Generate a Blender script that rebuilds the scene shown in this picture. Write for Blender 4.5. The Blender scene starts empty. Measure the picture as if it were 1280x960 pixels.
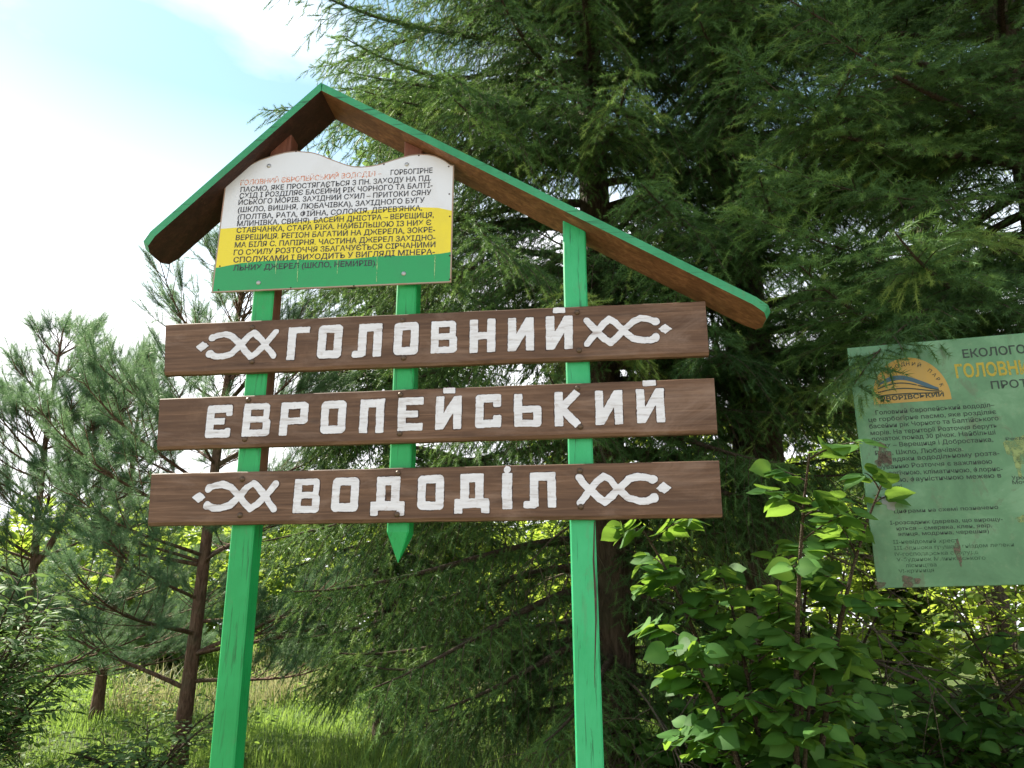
import bpy, math, random
import numpy as np
from mathutils import Vector, Matrix
R_ = math.radians
SC = bpy.context.scene
COL = SC.collection
# ---------------------------------------------------------------- camera, sky, sun, exposure
PITCH = R_(17.9)
CAM_Z = 1.6
cam_d = bpy.data.cameras.new('camera'); cam = bpy.data.objects.new('camera', cam_d); COL.objects.link(cam)
cam_d.sensor_fit = 'HORIZONTAL'; cam_d.angle = 2 * math.atan(0.64); cam_d.clip_end = 2000; cam_d.clip_start = .05
cam.location = (0, 0, CAM_Z); cam.rotation_euler = (R_(90) + PITCH, 0, 0)
SC.camera = cam
SUN_AZ, SUN_EL = R_(-56), R_(43)          # azimuth clockwise from +Y, elevation
world = bpy.data.worlds.new('World'); SC.world = world; world.use_nodes = True
wn, wl = world.node_tree.nodes, world.node_tree.links
wn.clear()
w_out = wn.new('ShaderNodeOutputWorld'); w_bg = wn.new('ShaderNodeBackground'); w_bg.inputs['Strength'].default_value = .055
w_sky = wn.new('ShaderNodeTexSky'); w_sky.sky_type = 'NISHITA'; w_sky.sun_disc = False
w_sky.sun_elevation = SUN_EL; w_sky.sun_rotation = SUN_AZ; w_sky.altitude = 300; w_sky.air_density = 1.0; w_sky.dust_density = .35; w_sky.ozone_density = 1.5
w_tc = wn.new('ShaderNodeTexCoord'); w_map = wn.new('ShaderNodeMapping'); w_map.inputs['Scale'].default_value = (1, 1, 1.9)
w_map.inputs['Location'].default_value = (.35, .12, .2)
w_no = wn.new('ShaderNodeTexNoise'); w_no.inputs['Scale'].default_value = 1.9; w_no.inputs['Detail'].default_value = 9; w_no.inputs['Roughness'].default_value = .52
w_no.inputs['Distortion'].default_value = .25
w_rp = wn.new('ShaderNodeValToRGB'); w_rp.color_ramp.elements[0].position = .50; w_rp.color_ramp.elements[0].color = (.13, .13, .13, 1); w_rp.color_ramp.elements[1].position = .70
# cloud bank thickens towards the horizon
w_sep = wn.new('ShaderNodeSeparateXYZ'); w_low = wn.new('ShaderNodeMapRange')
w_low.inputs['From Min'].default_value = .30; w_low.inputs['From Max'].default_value = .58; w_low.inputs['To Min'].default_value = .9; w_low.inputs['To Max'].default_value = 0
w_add = wn.new('ShaderNodeMath'); w_add.operation = 'ADD'; w_add.use_clamp = True
w_mix = wn.new('ShaderNodeMix'); w_mix.data_type = 'RGBA'; w_mix.inputs[7].default_value = (9.5, 9.6, 9.9, 1)
wl.new(w_tc.outputs['Generated'], w_map.inputs['Vector']); wl.new(w_map.outputs[0], w_no.inputs['Vector']); wl.new(w_no.outputs['Fac'], w_rp.inputs['Fac'])
wl.new(w_tc.outputs['Generated'], w_sep.inputs[0]); wl.new(w_sep.outputs['Z'], w_low.inputs['Value'])
wl.new(w_rp.outputs['Color'], w_add.inputs[0]); wl.new(w_low.outputs[0], w_add.inputs[1])
wl.new(w_add.outputs[0], w_mix.inputs['Factor']); w_tint = wn.new('ShaderNodeMix'); w_tint.data_type = 'RGBA'; w_tint.blend_type = 'MULTIPLY'; w_tint.inputs['Factor'].default_value = 1; w_tint.inputs[7].default_value = (.98, 1.36, 1.20, 1)
wl.new(w_sky.outputs['Color'], w_tint.inputs[6]); wl.new(w_tint.outputs[2], w_mix.inputs[6])
wl.new(w_mix.outputs[2], w_bg.inputs['Color']); wl.new(w_bg.outputs[0], w_out.inputs['Surface'])
sun_d = bpy.data.lights.new('sun', 'SUN'); sun_d.energy = 5.0; sun_d.angle = R_(.53); sun_d.color = (1, .93, .80)
sun = bpy.data.objects.new('sun', sun_d); COL.objects.link(sun)
_sd = Vector((math.sin(SUN_AZ) * math.cos(SUN_EL), math.cos(SUN_AZ) * math.cos(SUN_EL), math.sin(SUN_EL)))
sun.rotation_euler = (-_sd).to_track_quat('-Z', 'Y').to_euler()
vs = SC.view_settings; vs.view_transform = 'Standard'; vs.look = 'None'; vs.gamma = 1; vs.use_curve_mapping = False; vs.exposure = 1.88
cy = SC.cycles; cy.max_bounces = 7; cy.diffuse_bounces = 4; cy.transmission_bounces = 5; cy.transparent_max_bounces = 10; cy.caustics_reflective = False; cy.caustics_refractive = False
cy.use_denoising = True
# ---------------------------------------------------------------- helpers
def ray(px, py):                            # direction of a photograph pixel (1280 x 960)
    x, yu = (px - 640) / 1000, (480 - py) / 1000
    return np.array([x, math.cos(PITCH) - math.sin(PITCH) * yu, math.sin(PITCH) + math.cos(PITCH) * yu])
def at(px, py, Y):
    d = ray(px, py); return np.array([0, 0, CAM_Z]) + d * (Y / d[1])
def gz(x, y):
    b = np.interp(y, [-400, 3, 5, 8, 12, 16, 24, 40, 90, 400], [0, 0, .12, .42, .72, .98, 1.5, 2.1, 2.8, 3.2])
    return b + .05 * np.sin(x * .9 + 1.3) * np.sin(y * .7) * np.clip((y - 3) / 4, 0, 1)
def tag(o, label=None, cat=None, group=None, kind=None):
    if label: o['label'] = label
    if cat: o['category'] = cat
    if group: o['group'] = group
    if kind: o['kind'] = kind
    return o
def empty(name, loc, rz=0):
    o = bpy.data.objects.new(name, None); COL.objects.link(o); o.location = tuple(loc); o.rotation_euler = (0, 0, rz); o.empty_display_size = .2
    return o
class MB:                                   # gathers vertices and faces; build() links them as ONE mesh object
    def __init__(s): s.v = []; s.n = 0; s.f = {3: [], 4: []}; s.m = {3: [], 4: []}; s.r = []
    def add(s, V, F, mi=0, rnd=None):
        V = np.asarray(V, float).reshape(-1, 3); F = np.asarray(F, np.int64)
        k = F.shape[1]; s.f[k].append(F + s.n); s.m[k].append(np.full(len(F), mi, np.int32))
        s.r.append(np.full(len(V), .5) if rnd is None else np.broadcast_to(np.asarray(rnd, float), (len(V),)))
        s.v.append(V); s.n += len(V)
    def raw(s, V, tris=(), quads=(), mi=0):
        V = np.asarray(V, float).reshape(-1, 3)
        if len(tris): s.f[3].append(np.asarray(tris, np.int64) + s.n); s.m[3].append(np.full(len(tris), mi, np.int32))
        if len(quads): s.f[4].append(np.asarray(quads, np.int64) + s.n); s.m[4].append(np.full(len(quads), mi, np.int32))
        s.r.append(np.full(len(V), .5)); s.v.append(V); s.n += len(V)
    def tube(s, P, rad, ns=6, mi=0, rnd=None, cap=True):
        P = np.asarray(P, float); n = len(P); rad = np.broadcast_to(np.asarray(rad, float), (n,))
        T = np.gradient(P, axis=0); T /= np.linalg.norm(T, axis=1)[:, None] + 1e-9
        ref = np.array([0, 0, 1.]) if abs(T[:, 2]).mean() < .8 else np.array([1., 0, 0])
        A = np.cross(T, ref); A /= np.linalg.norm(A, axis=1)[:, None] + 1e-9; B = np.cross(A, T)
        an = np.linspace(0, 2 * np.pi, ns, endpoint=False)
        V = P[:, None] + rad[:, None, None] * (np.cos(an)[None, :, None] * A[:, None] + np.sin(an)[None, :, None] * B[:, None])
        i, j = np.meshgrid(np.arange(n - 1), np.arange(ns), indexing='ij'); j2 = (j + 1) % ns
        F = np.stack([i * ns + j, i * ns + j2, (i + 1) * ns + j2, (i + 1) * ns + j], -1).reshape(-1, 4)
        s.add(V, F, mi, rnd)
        if cap and ns > 3:
            for e in (0, n - 1):
                s.add(np.vstack([V[e], P[e]]), [[k, (k + 1) % ns, ns] for k in range(ns)], mi, rnd)
    def hexa(s, b, t, mi=0):                # b, t: four bottom and four top corners
        s.raw(list(b) + list(t), quads=[(0, 3, 2, 1), (4, 5, 6, 7), (0, 1, 5, 4), (1, 2, 6, 5), (2, 3, 7, 6), (3, 0, 4, 7)], mi=mi)
    def prism(s, poly, y0, y1, mi=0, mside=None):   # poly in x,z extruded along y; convex
        n = len(poly); mside = mi if mside is None else mside
        a = [(p[0], y0, p[1]) for p in poly]; b = [(p[0], y1, p[1]) for p in poly]
        c = np.mean(poly, axis=0)
        s.raw(a + [(c[0], y0, c[1])], tris=[(k, (k + 1) % n, n) for k in range(n)], mi=mi)
        s.raw(b + [(c[0], y1, c[1])], tris=[((k + 1) % n, k, n) for k in range(n)], mi=mi)
        s.raw(a + b, quads=[(k, k + n, (k + 1) % n + n, (k + 1) % n) for k in range(n)], mi=mside)
    def build(s, name, mats, parent=None, smooth=False):
        if not isinstance(mats, (list, tuple)): mats = [mats]
        me = bpy.data.meshes.new(name); V = np.concatenate(s.v).astype(np.float32)
        ft = np.concatenate(s.f[3]) if s.f[3] else np.zeros((0, 3), np.int64); fq = np.concatenate(s.f[4]) if s.f[4] else np.zeros((0, 4), np.int64)
        me.vertices.add(len(V)); me.vertices.foreach_set('co', V.ravel())
        nl = ft.size + fq.size; nf = len(ft) + len(fq)
        me.loops.add(nl); me.loops.foreach_set('vertex_index', np.concatenate([ft.ravel(), fq.ravel()]).astype(np.int32))
        me.polygons.add(nf)
        me.polygons.foreach_set('loop_start', np.concatenate([np.arange(len(ft)) * 3, ft.size + np.arange(len(fq)) * 4]).astype(np.int32))
        mi = np.concatenate((s.m[3] + s.m[4]) or [np.zeros(0, np.int32)])
        me.polygons.foreach_set('material_index', mi.astype(np.int32))
        me.polygons.foreach_set('use_smooth', np.full(nf, smooth))
        a = me.attributes.new('rnd', 'FLOAT', 'POINT'); a.data.foreach_set('value', np.concatenate(s.r).astype(np.float32))
        for m in mats: me.materials.append(m)
        me.update(calc_edges=True)
        o = bpy.data.objects.new(name, me); COL.objects.link(o)
        if parent is not None: o.parent = parent
        return o
def bevel(o, w=.004, seg=2):
    m = o.modifiers.new('bevel', 'BEVEL'); m.width = w; m.segments = seg; m.limit_method = 'ANGLE'; m.angle_limit = R_(40)
    return o
# ---------------------------------------------------------------- materials
class NT:
    def __init__(s, name):
        s.m = bpy.data.materials.new(name); s.m.use_nodes = True; s.t = s.m.node_tree; s.t.nodes.clear(); s.out = s.n('OutputMaterial')
    def n(s, t, **kw):
        x = s.t.nodes.new('ShaderNode' + t)
        for k, v in kw.items():
            if hasattr(x, k) and k not in x.inputs: setattr(x, k, v)
            else: x.inputs[k].default_value = v
        return x
    def l(s, a, b): s.t.links.new(a, b)
    def noise(s, vec, scale, detail=4, rough=.55, dist=0):
        x = s.n('TexNoise', Scale=scale, Detail=detail, Roughness=rough, Distortion=dist)
        if vec is not None: s.l(vec, x.inputs['Vector'])
        return x.outputs['Fac']
    def obj(s, scale=(1, 1, 1)):
        c = s.n('TexCoord'); m = s.n('Mapping', Scale=scale); s.l(c.outputs['Object'], m.inputs['Vector']); return m.outputs[0]
    def ramp(s, fac, stops):
        x = s.n('ValToRGB'); e = x.color_ramp.elements
        while len(e) < len(stops): e.new(.5)
        for q, (p, c) in zip(e, stops): q.position = p; q.color = (*c, 1) if len(c) == 3 else c
        s.l(fac, x.inputs['Fac']); return x.outputs['Color']
    def mix(s, f, a, b, bt='MIX'):
        x = s.n('Mix', data_type='RGBA', blend_type=bt)
        for v, k in ((f, 0), (a, 6), (b, 7)):
            if hasattr(v, 'is_output'): s.l(v, x.inputs[k])
            else: x.inputs[k].default_value = v if k == 0 else (*v, 1)
        return x.outputs[2]
    def attr(s): return s.n('Attribute', attribute_name='rnd').outputs['Fac']
    def math(s, op, a, b=0., clamp=False):
        x = s.n('Math', operation=op, use_clamp=clamp)
        for v, k in ((a, 0), (b, 1)):
            if hasattr(v, 'is_output'): s.l(v, x.inputs[k])
            else: x.inputs[k].default_value = v
        return x.outputs[0]
    def pbsdf(s, col, rough=.6, spec=.4, bump=None, bstr=.3, bdist=.004, metal=0):
        p = s.n('BsdfPrincipled')
        if hasattr(col, 'is_output'): s.l(col, p.inputs['Base Color'])
        else: p.inputs['Base Color'].default_value = (*col, 1)
        if hasattr(rough, 'is_output'): s.l(rough, p.inputs['Roughness'])
        else: p.inputs['Roughness'].default_value = rough
        p.inputs['Specular IOR Level'].default_value = spec; p.inputs['Metallic'].default_value = metal
        if bump is not None:
            b = s.n('Bump', Strength=bstr, Distance=bdist); s.l(bump, b.inputs['Height']); s.l(b.outputs[0], p.inputs['Normal'])
        return p
    def done(s, sh): s.l(sh.outputs[0], s.out.inputs['Surface']); return s.m
def wood(name, dark, mid, light, axis=0, rough=.62, knots=False):
    t = NT(name); sc = [55, 55, 55]; sc[axis] = 2.2
    v = t.obj(tuple(sc)); g = t.noise(v, 1, 8, .65, .6)
    sc2 = [9, 9, 9]; sc2[axis] = .8; g2 = t.noise(t.obj(tuple(sc2)), 1, 5, .6, 1.2)
    sp = t.noise(t.obj((7, 7, 7)), 1, 6, .7)
    c = t.ramp(g, [(.3, dark), (.52, mid), (.72, light)])
    c = t.mix(t.math('MULTIPLY', t.ramp(g2, [(.42, (0, 0, 0)), (.6, (1, 1, 1))]), .55), c, dark)
    c = t.mix(t.math('MULTIPLY', t.ramp(sp, [(.55, (0, 0, 0)), (.75, (1, 1, 1))]), .4), c, light)
    if knots:
        k = t.n('TexVoronoi', Scale=1.0); t.l(t.obj((3.1, 6, 7.5)), k.inputs['Vector']); kd = k.outputs['Distance']
        c = t.mix(t.math('MULTIPLY', t.ramp(kd, [(.05, (1, 1, 1)), (.11, (0, 0, 0))]), .75), c, (dark[0] * .55, dark[1] * .5, dark[2] * .5))
        c = t.mix(t.math('MULTIPLY', t.ramp(t.math('ADD', kd, t.math('MULTIPLY', g, .1)), [(.16, (1, 1, 1)), (.21, (0, 0, 0))]), .35), c, dark)
        hl = t.noise(t.obj((2.5, 40, 240)), 1, 4, .6); c = t.mix(t.math('MULTIPLY', t.ramp(hl, [(.24, (1, 1, 1)), (.31, (0, 0, 0))]), .8), c, (.02, .01, .007))
        w = t.noise(t.obj((1.6, 9, 5)), 1, 7, .7, .8); c = t.mix(t.math('MULTIPLY', t.ramp(w, [(.52, (0, 0, 0)), (.68, (1, 1, 1))]), .4), c, (.27, .19, .15))
    return t.done(t.pbsdf(c, rough, .35, g, .5, .003))
def paint(name, col, pale, axis=2, crack=.6, rough=.45):
    t = NT(name); sc = [60, 60, 60]; sc[axis] = 3.5
    g = t.noise(t.obj(tuple(sc)), 1, 7, .65, .5)
    n2 = t.noise(t.obj((5, 5, 3)), 1, 6, .65)
    c = t.mix(t.ramp(n2, [(.35, (0, 0, 0)), (.7, (1, 1, 1))]), col, pale)
    c = t.mix(t.math('MULTIPLY', t.ramp(g, [(.34, (1, 1, 1)), (.43, (0, 0, 0))]), crack), c, (col[0] * .35 + .004, col[1] * .35, col[2] * .35))
    d = t.noise(t.obj((14, 14, 6)), 1, 8, .7, .5); c = t.mix(t.math('MULTIPLY', t.ramp(d, [(.57, (0, 0, 0)), (.70, (1, 1, 1))]), .35), c, (.10, .16, .08))
    ch = t.noise(t.obj(tuple(24 if q > 10 else 7 for q in sc)), 1, 9, .75, .3); c = t.mix(t.ramp(ch, [(.70, (0, 0, 0)), (.72, (1, 1, 1))]), c, (.13, .10, .075))
    return t.done(t.pbsdf(c, rough, .35, t.math('ADD', g, t.math('MULTIPLY', ch, .4)), .6, .003))
def leafmat(name, stops, trans=(.2, .32, .03), tf=.4, rough=.5, spec=.35):
    t = NT(name); r = t.attr(); c = t.ramp(r, stops)
    p = t.pbsdf(c, rough, spec); tr = t.n('BsdfTranslucent')
    t.l(t.mix(.45, c, trans), tr.inputs['Color'])
    mx = t.n('MixShader'); mx.inputs[0].default_value = tf
    t.l(p.outputs[0], mx.inputs[1]); t.l(tr.outputs[0], mx.inputs[2]); return t.done(mx)
def bark(name, dark, mid, light, sc=(22, 22, 6)):
    t = NT(name); v = t.obj(sc); g = t.noise(v, 1, 8, .7, .8)
    x = t.n('TexVoronoi', Scale=1.6, feature='DISTANCE_TO_EDGE'); t.l(t.obj((sc[0] * .8, sc[1] * .8, sc[2])), x.inputs['Vector'])
    n = t.noise(t.obj((3, 3, 3)), 1, 5, .6)
    c = t.ramp(g, [(.3, dark), (.5, mid), (.72, light)])
    c = t.mix(t.math('MULTIPLY', t.ramp(n, [(.5, (0, 0, 0)), (.68, (1, 1, 1))]), .45), c, (.09, .10, .06))
    return t.done(t.pbsdf(c, .9, .2, t.math('ADD', g, t.math('MULTIPLY', x.outputs['Distance'], 1.2)), .9, .02))
M = {}
M['board'] = wood('brown_wood', (.062, .031, .017), (.128, .068, .038), (.215, .128, .082), knots=True)
M['roof_under_dark'] = wood('dark_stained_wood', (.022, .010, .007), (.045, .018, .012), (.075, .033, .022))  # left underside: darker copy of the roof wood, its shade put into the colour
M['roof_under'] = wood('weathered_brown_wood', (.09, .035, .014), (.21, .09, .042), (.34, .17, .085))  # right underside: lighter copy, the light it catches put into the colour
M['post_brown'] = wood('red_brown_wood', (.10, .032, .018), (.18, .065, .038), (.26, .11, .07), axis=2)
M['green'] = paint('green_paint', (.009, .27, .070), (.018, .34, .10), crack=.75)
M['green_pale'] = paint('faded_green_paint', (.020, .34, .12), (.045, .42, .175), crack=.9)  # paler green for the right post
M['green_roof'] = paint('roof_green_paint', (.018, .20, .08), (.045, .30, .14), axis=0, crack=.8)
def white_paint():
    t = NT('white_letter_paint'); g = t.noise(t.obj((9, 60, 70)), 1, 7, .65, .4); n = t.noise(t.obj((26, 26, 26)), 1, 6, .7)
    c = t.ramp(g, [(.30, (.40, .36, .35)), (.43, (.62, .61, .63)), (.7, (.74, .74, .77))])
    c = t.mix(t.math('MULTIPLY', t.ramp(n, [(.58, (0, 0, 0)), (.72, (1, 1, 1))]), .6), c, (.38, .31, .28))
    return t.done(t.pbsdf(t.mix(.5, c, (.90, .93, 1.0), 'MULTIPLY'), .6, .3, g, .6, .003))
M['white'] = white_paint()
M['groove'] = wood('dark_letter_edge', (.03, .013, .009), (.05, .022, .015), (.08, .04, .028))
def panelmat(name, base, stain, amt=.5):
    t = NT(name); n = t.noise(t.obj((6, 6, 4)), 1, 7, .62); n2 = t.noise(t.obj((34, 34, 20)), 1, 6, .7)
    c = t.mix(t.math('MULTIPLY', t.ramp(n, [(.5, (0, 0, 0)), (.75, (1, 1, 1))]), amt), base, stain)
    c = t.mix(t.math('MULTIPLY', t.ramp(n2, [(.66, (0, 0, 0)), (.76, (1, 1, 1))]), amt * .7), c, stain)
    return t.done(t.pbsdf(c, .38, .45))
M['p_white'] = panelmat('white_enamel', (.63, .65, .71), (.52, .50, .50), .45)
M['p_yellow'] = panelmat('yellow_enamel', (.70, .58, .025), (.52, .42, .05), .55)
M['p_green'] = panelmat('green_enamel', (.008, .27, .08), (.02, .22, .08), .5)
M['p_edge'] = panelmat('rusty_panel_edge', (.30, .22, .17), (.34, .13, .07), .9)
def inkmat(name, col, lo, hi, sc=60):
    t = NT(name); n = t.noise(t.obj((sc, sc, sc)), 1, 5, .7)
    p = t.pbsdf(col, .6, .3); tr = t.n('BsdfTransparent'); mx = t.n('MixShader')
    t.l(t.ramp(n, [(lo, (0, 0, 0)), (hi, (1, 1, 1))]), mx.inputs[0]); t.l(p.outputs[0], mx.inputs[1]); t.l(tr.outputs[0], mx.inputs[2])
    return t.done(mx)
M['ink'] = inkmat('worn_dark_lettering', (.05, .05, .062), .56, .72)
M['ink_red'] = inkmat('worn_red_lettering', (.62, .22, .12), .44, .60)
M['streak'] = inkmat('pale_paint_run', (.30, .50, .22), .45, .65, 40)
def metal(name, c, rough=.45, m=.8):
    t = NT(name); n = t.noise(t.obj((200, 200, 200)), 1, 4)
    return t.done(t.pbsdf(t.mix(n, c, tuple(q * .55 for q in c)), rough, .5, metal=m))
M['bolt'] = metal('tarnished_bolt', (.13, .085, .055), .5, .55); M['zinc'] = metal('zinc_bolt', (.5, .5, .5))
# ---------------------------------------------------------------- hand painted shapes from distance fields
def contour_mesh(mb, F, xs, zs, y, depth, mi=0):    # F > 0 inside, F[i over z, j over x]
    X, Z = np.meshgrid(xs, zs)
    P = np.stack([X, Z, F], -1)
    a, b, c, d = P[:-1, :-1].reshape(-1, 3), P[:-1, 1:].reshape(-1, 3), P[1:, 1:].reshape(-1, 3), P[1:, :-1].reshape(-1, 3)
    T = np.concatenate([np.stack([a, b, c], 1), np.stack([a, c, d], 1)])
    ins = T[:, :, 2] > 0; k = ins.sum(1)
    out = [T[k == 3][:, :, :2]]; seg = []
    def lerp(p, q):
        f = (p[:, 2] / (p[:, 2] - q[:, 2]))[:, None]; return p[:, :2] + (q[:, :2] - p[:, :2]) * f
    for s in range(3):
        t = T[(k == 1) & ins[:, s]]
        if len(t):
            p, q, r = t[:, s], t[:, (s + 1) % 3], t[:, (s + 2) % 3]; u, v = lerp(p, q), lerp(p, r)
            out.append(np.stack([p[:, :2], u, v], 1)); seg.append(np.stack([u, v], 1))
        t = T[(k == 2) & ~ins[:, s]]
        if len(t):
            p, q, r = t[:, s], t[:, (s + 1) % 3], t[:, (s + 2) % 3]; u, v = lerp(q, p), lerp(r, p)
            out.append(np.stack([q[:, :2], r[:, :2], v], 1)); out.append(np.stack([q[:, :2], v, u], 1)); seg.append(np.stack([v, u], 1))
    tri = np.concatenate(out).reshape(-1, 2)
    V = np.stack([tri[:, 0], np.full(len(tri), y), tri[:, 1]], -1)
    mb.add(V, np.arange(len(V)).reshape(-1, 3), mi)
    if depth > 0:
        S = np.concatenate(seg); n = len(S)
        V = np.zeros((n, 4, 3)); V[:, 0, [0, 2]] = S[:, 0]; V[:, 1, [0, 2]] = S[:, 1]; V[:, 2, [0, 2]] = S[:, 1]; V[:, 3, [0, 2]] = S[:, 0]
        V[:, :2, 1] = y; V[:, 2:, 1] = y + depth
        mb.add(V, np.arange(4 * n).reshape(-1, 4), mi)
def vnoise(X, Z, s, seed):                          # cheap smooth value noise
    r = np.random.RandomState(seed); G = r.rand(64, 64)
    x, z = X / s, Z / s; xi, zi = np.floor(x).astype(int), np.floor(z).astype(int); fx, fz = x - xi, z - zi
    fx, fz = fx * fx * (3 - 2 * fx), fz * fz * (3 - 2 * fz)
    g = lambda i, j: G[i % 64, j % 64]
    return (g(zi, xi) * (1 - fx) + g(zi, xi + 1) * fx) * (1 - fz) + (g(zi + 1, xi) * (1 - fx) + g(zi + 1, xi + 1) * fx) * fz - .5
def sd_box(X, Z, x0, z0, x1, z1, r=.0):
    qx, qz = np.abs(X - (x0 + x1) / 2) - abs(x1 - x0) / 2 + r, np.abs(Z - (z0 + z1) / 2) - abs(z1 - z0) / 2 + r
    return r - np.hypot(np.maximum(qx, 0), np.maximum(qz, 0)) - np.minimum(np.maximum(qx, qz), 0)
def sd_bar(X, Z, x0, z0, x1, z1, w, r=.0):          # oriented bar, square ends
    dx, dz = x1 - x0, z1 - z0; L = math.hypot(dx, dz); dx /= L; dz /= L
    a = (X - x0) * dx + (Z - z0) * dz; b = -(X - x0) * dz + (Z - z0) * dx
    return sd_box(a, b, 0, -w, L, w, r)
def sd_line(X, Z, pts, w):
    F = np.full(X.shape, -9.)
    for (x0, z0), (x1, z1) in zip(pts[:-1], pts[1:]):
        dx, dz = x1 - x0, z1 - z0; q = np.clip(((X - x0) * dx + (Z - z0) * dz) / (dx * dx + dz * dz + 1e-12), 0, 1)
        F = np.maximum(F, w - np.hypot(X - x0 - q * dx, Z - z0 - q * dz))
    return F
def letter(ch, X, Z, W, H):                         # distance field of a blocky capital in a W x H cell
    s = .225 * H; r = .02 * H; B = lambda x0, z0, x1, z1, rr=r: sd_box(X, Z, x0, z0, x1, z1, rr)
    mx = lambda *a: np.maximum.reduce(a)
    ring = lambda x0, z0, x1, z1, hs=s: np.minimum(B(x0, z0, x1, z1, .13 * H), -B(x0 + hs, z0 + hs, x1 - hs, z1 - hs, .01 * H))
    if ch == 'Г': return mx(B(0, 0, s, H), B(0, H - .8 * s, W, H))
    if ch == 'О': return ring(0, 0, W, H)
    if ch == 'П': return mx(B(0, 0, s, H), B(W - s, 0, W, H), B(0, H - s, W, H))
    if ch == 'Л': return mx(B(.2 * W, .04 * H, .2 * W + s, H), B(W - s, 0, W, H), B(.2 * W, H - s, W, H), B(0, 0, .2 * W + s * .8, .85 * s, .06 * H))
    if ch == 'В':
        o = B(0, 0, W, H, .12 * H); o = np.minimum(o, mx(B(0, 0, .5 * W, H), o))
        o = mx(B(0, 0, .6 * W, H), B(0, 0, W, .53 * H, .12 * H), B(0, .47 * H, .95 * W, H, .12 * H))
        hs = s * .95; return np.minimum(o, -mx(B(hs, .19 * H, W - hs, .42 * H, 0), B(hs, .60 * H, W - hs, .82 * H, 0)))
    if ch == 'Н': return mx(B(0, 0, s, H), B(W - s, 0, W, H), B(0, .5 * H - .45 * s, W, .5 * H + .45 * s))
    if ch in 'ИЙ':
        o = mx(B(0, 0, s, H), B(W - s, 0, W, H), sd_bar(X, Z, s * .55, .06 * H, W - s * .55, .94 * H, s * .5, r))
        if ch == 'Й': o = mx(o, B(.27 * W, 1.10 * H, .73 * W, 1.26 * H, .02 * H))
        return o
    if ch == 'Є': return mx(B(0, 0, s, H, .08 * H), B(0, H - s, W, H, .07 * H), B(0, 0, W, s, .07 * H), B(0, .5 * H - .42 * s, .72 * W, .5 * H + .42 * s), B(W - .8 * s, .66 * H, W, H, .05 * H), B(W - .8 * s, 0, W, .28 * H, .05 * H))
    if ch == 'С': return mx(B(0, 0, s, H, .08 * H), B(0, H - s, W, H, .09 * H), B(0, 0, W, s, .09 * H), B(W - s, .62 * H, W, H, .05 * H), B(W - s, 0, W, .36 * H, .05 * H))
    if ch == 'Р': return mx(B(0, 0, s, H), np.minimum(B(0, .34 * H, W, H, .12 * H), -B(s, .34 * H + s * .85, W - s, H - s * .85, 0)))
    if ch == 'Ь': return mx(B(0, 0, s, H), np.minimum(B(0, 0, W, .62 * H, .12 * H), -B(s, s * .85, W - s, .62 * H - s * .85, 0)))
    if ch == 'Е': return mx(B(0, 0, s, H), B(0, H - .95 * s, W, H), B(0, 0, W, .95 * s), B(0, .5 * H - .42 * s, .8 * W, .5 * H + .42 * s))
    if ch == 'К': return mx(B(0, 0, s, H), sd_bar(X, Z, s * .8, .5 * H, W - .45 * s, H, s * .48, r), sd_bar(X, Z, s * .8, .52 * H, W - .45 * s, 0, s * .48, r), B(0, .42 * H, s * 1.4, .58 * H))
    if ch == 'Д': return mx(B(.16 * W, .14 * H, .16 * W + s * .95, H), B(.84 * W - s * .95, .14 * H, .84 * W, H), B(.16 * W, H - s * .95, .84 * W, H), B(0, .13 * H, W, .13 * H + s), B(0, 0, s * .85, .2 * H), B(W - s * .85, 0, W, .2 * H))
    if ch == 'І': return mx(B(0, 0, W, H), np.minimum(1, .065 * H * 1.5 - np.hypot(X - W / 2, Z - 1.11 * H)))
FONT_CACHE = {}
def text_arrays(s, bold=.0):
    k = (s, bold)
    if k not in FONT_CACHE:
        cu = bpy.data.curves.new('txt', 'FONT'); cu.body = s; cu.offset = bold; cu.resolution_u = 3
        o = bpy.data.objects.new('txt', cu); COL.objects.link(o)
        me = bpy.data.meshes.new_from_object(o.evaluated_get(bpy.context.evaluated_depsgraph_get()))
        me.calc_loop_triangles()
        V = np.zeros(len(me.vertices) * 3, np.float32); me.vertices.foreach_get('co', V)
        T = np.zeros(len(me.loop_triangles) * 3, np.int32); me.loop_triangles.foreach_get('vertices', T)
        bpy.data.objects.remove(o); bpy.data.curves.remove(cu); bpy.data.meshes.remove(me)
        FONT_CACHE[k] = (V.reshape(-1, 3)[:, :2].astype(float), T.reshape(-1, 3))
    return FONT_CACHE[k]
def put_text(mb, s, u0, u1, v0, v1, h, y, mi=0, bold=.012):   # text fitted between u0 and u1, baseline v0 -> v1, capital height h
    V, T = text_arrays(s, bold); x0, x1 = V[:, 0].min(), V[:, 0].max()
    f = (V[:, 0] - x0) / (x1 - x0)
    mb.add(np.stack([u0 + f * (u1 - u0), np.full(len(V), y), v0 + f * (v1 - v0) + V[:, 1] * h / .727], -1), T, mi)
def dome(mb, c, r, mi=0, h=.5):                      # round bolt head facing -y
    n = 10; an = np.linspace(0, 2 * np.pi, n, endpoint=False); rings = []
    for q in (0, .35, .7): rings.append(np.stack([c[0] + r * math.cos(q * 1.57) * np.cos(an), np.full(n, c[1] - r * h * math.sin(q * 1.57)), c[2] + r * math.cos(q * 1.57) * np.sin(an)], -1))
    V = np.vstack(rings + [[[c[0], c[1] - r * h, c[2]]]])
    q = [(i * n + j, i * n + (j + 1) % n, (i + 1) * n + (j + 1) % n, (i + 1) * n + j) for i in range(2) for j in range(n)]
    mb.raw(V, tris=[(2 * n + j, 2 * n + (j + 1) % n, 3 * n) for j in range(n)], quads=q, mi=mi)
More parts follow.
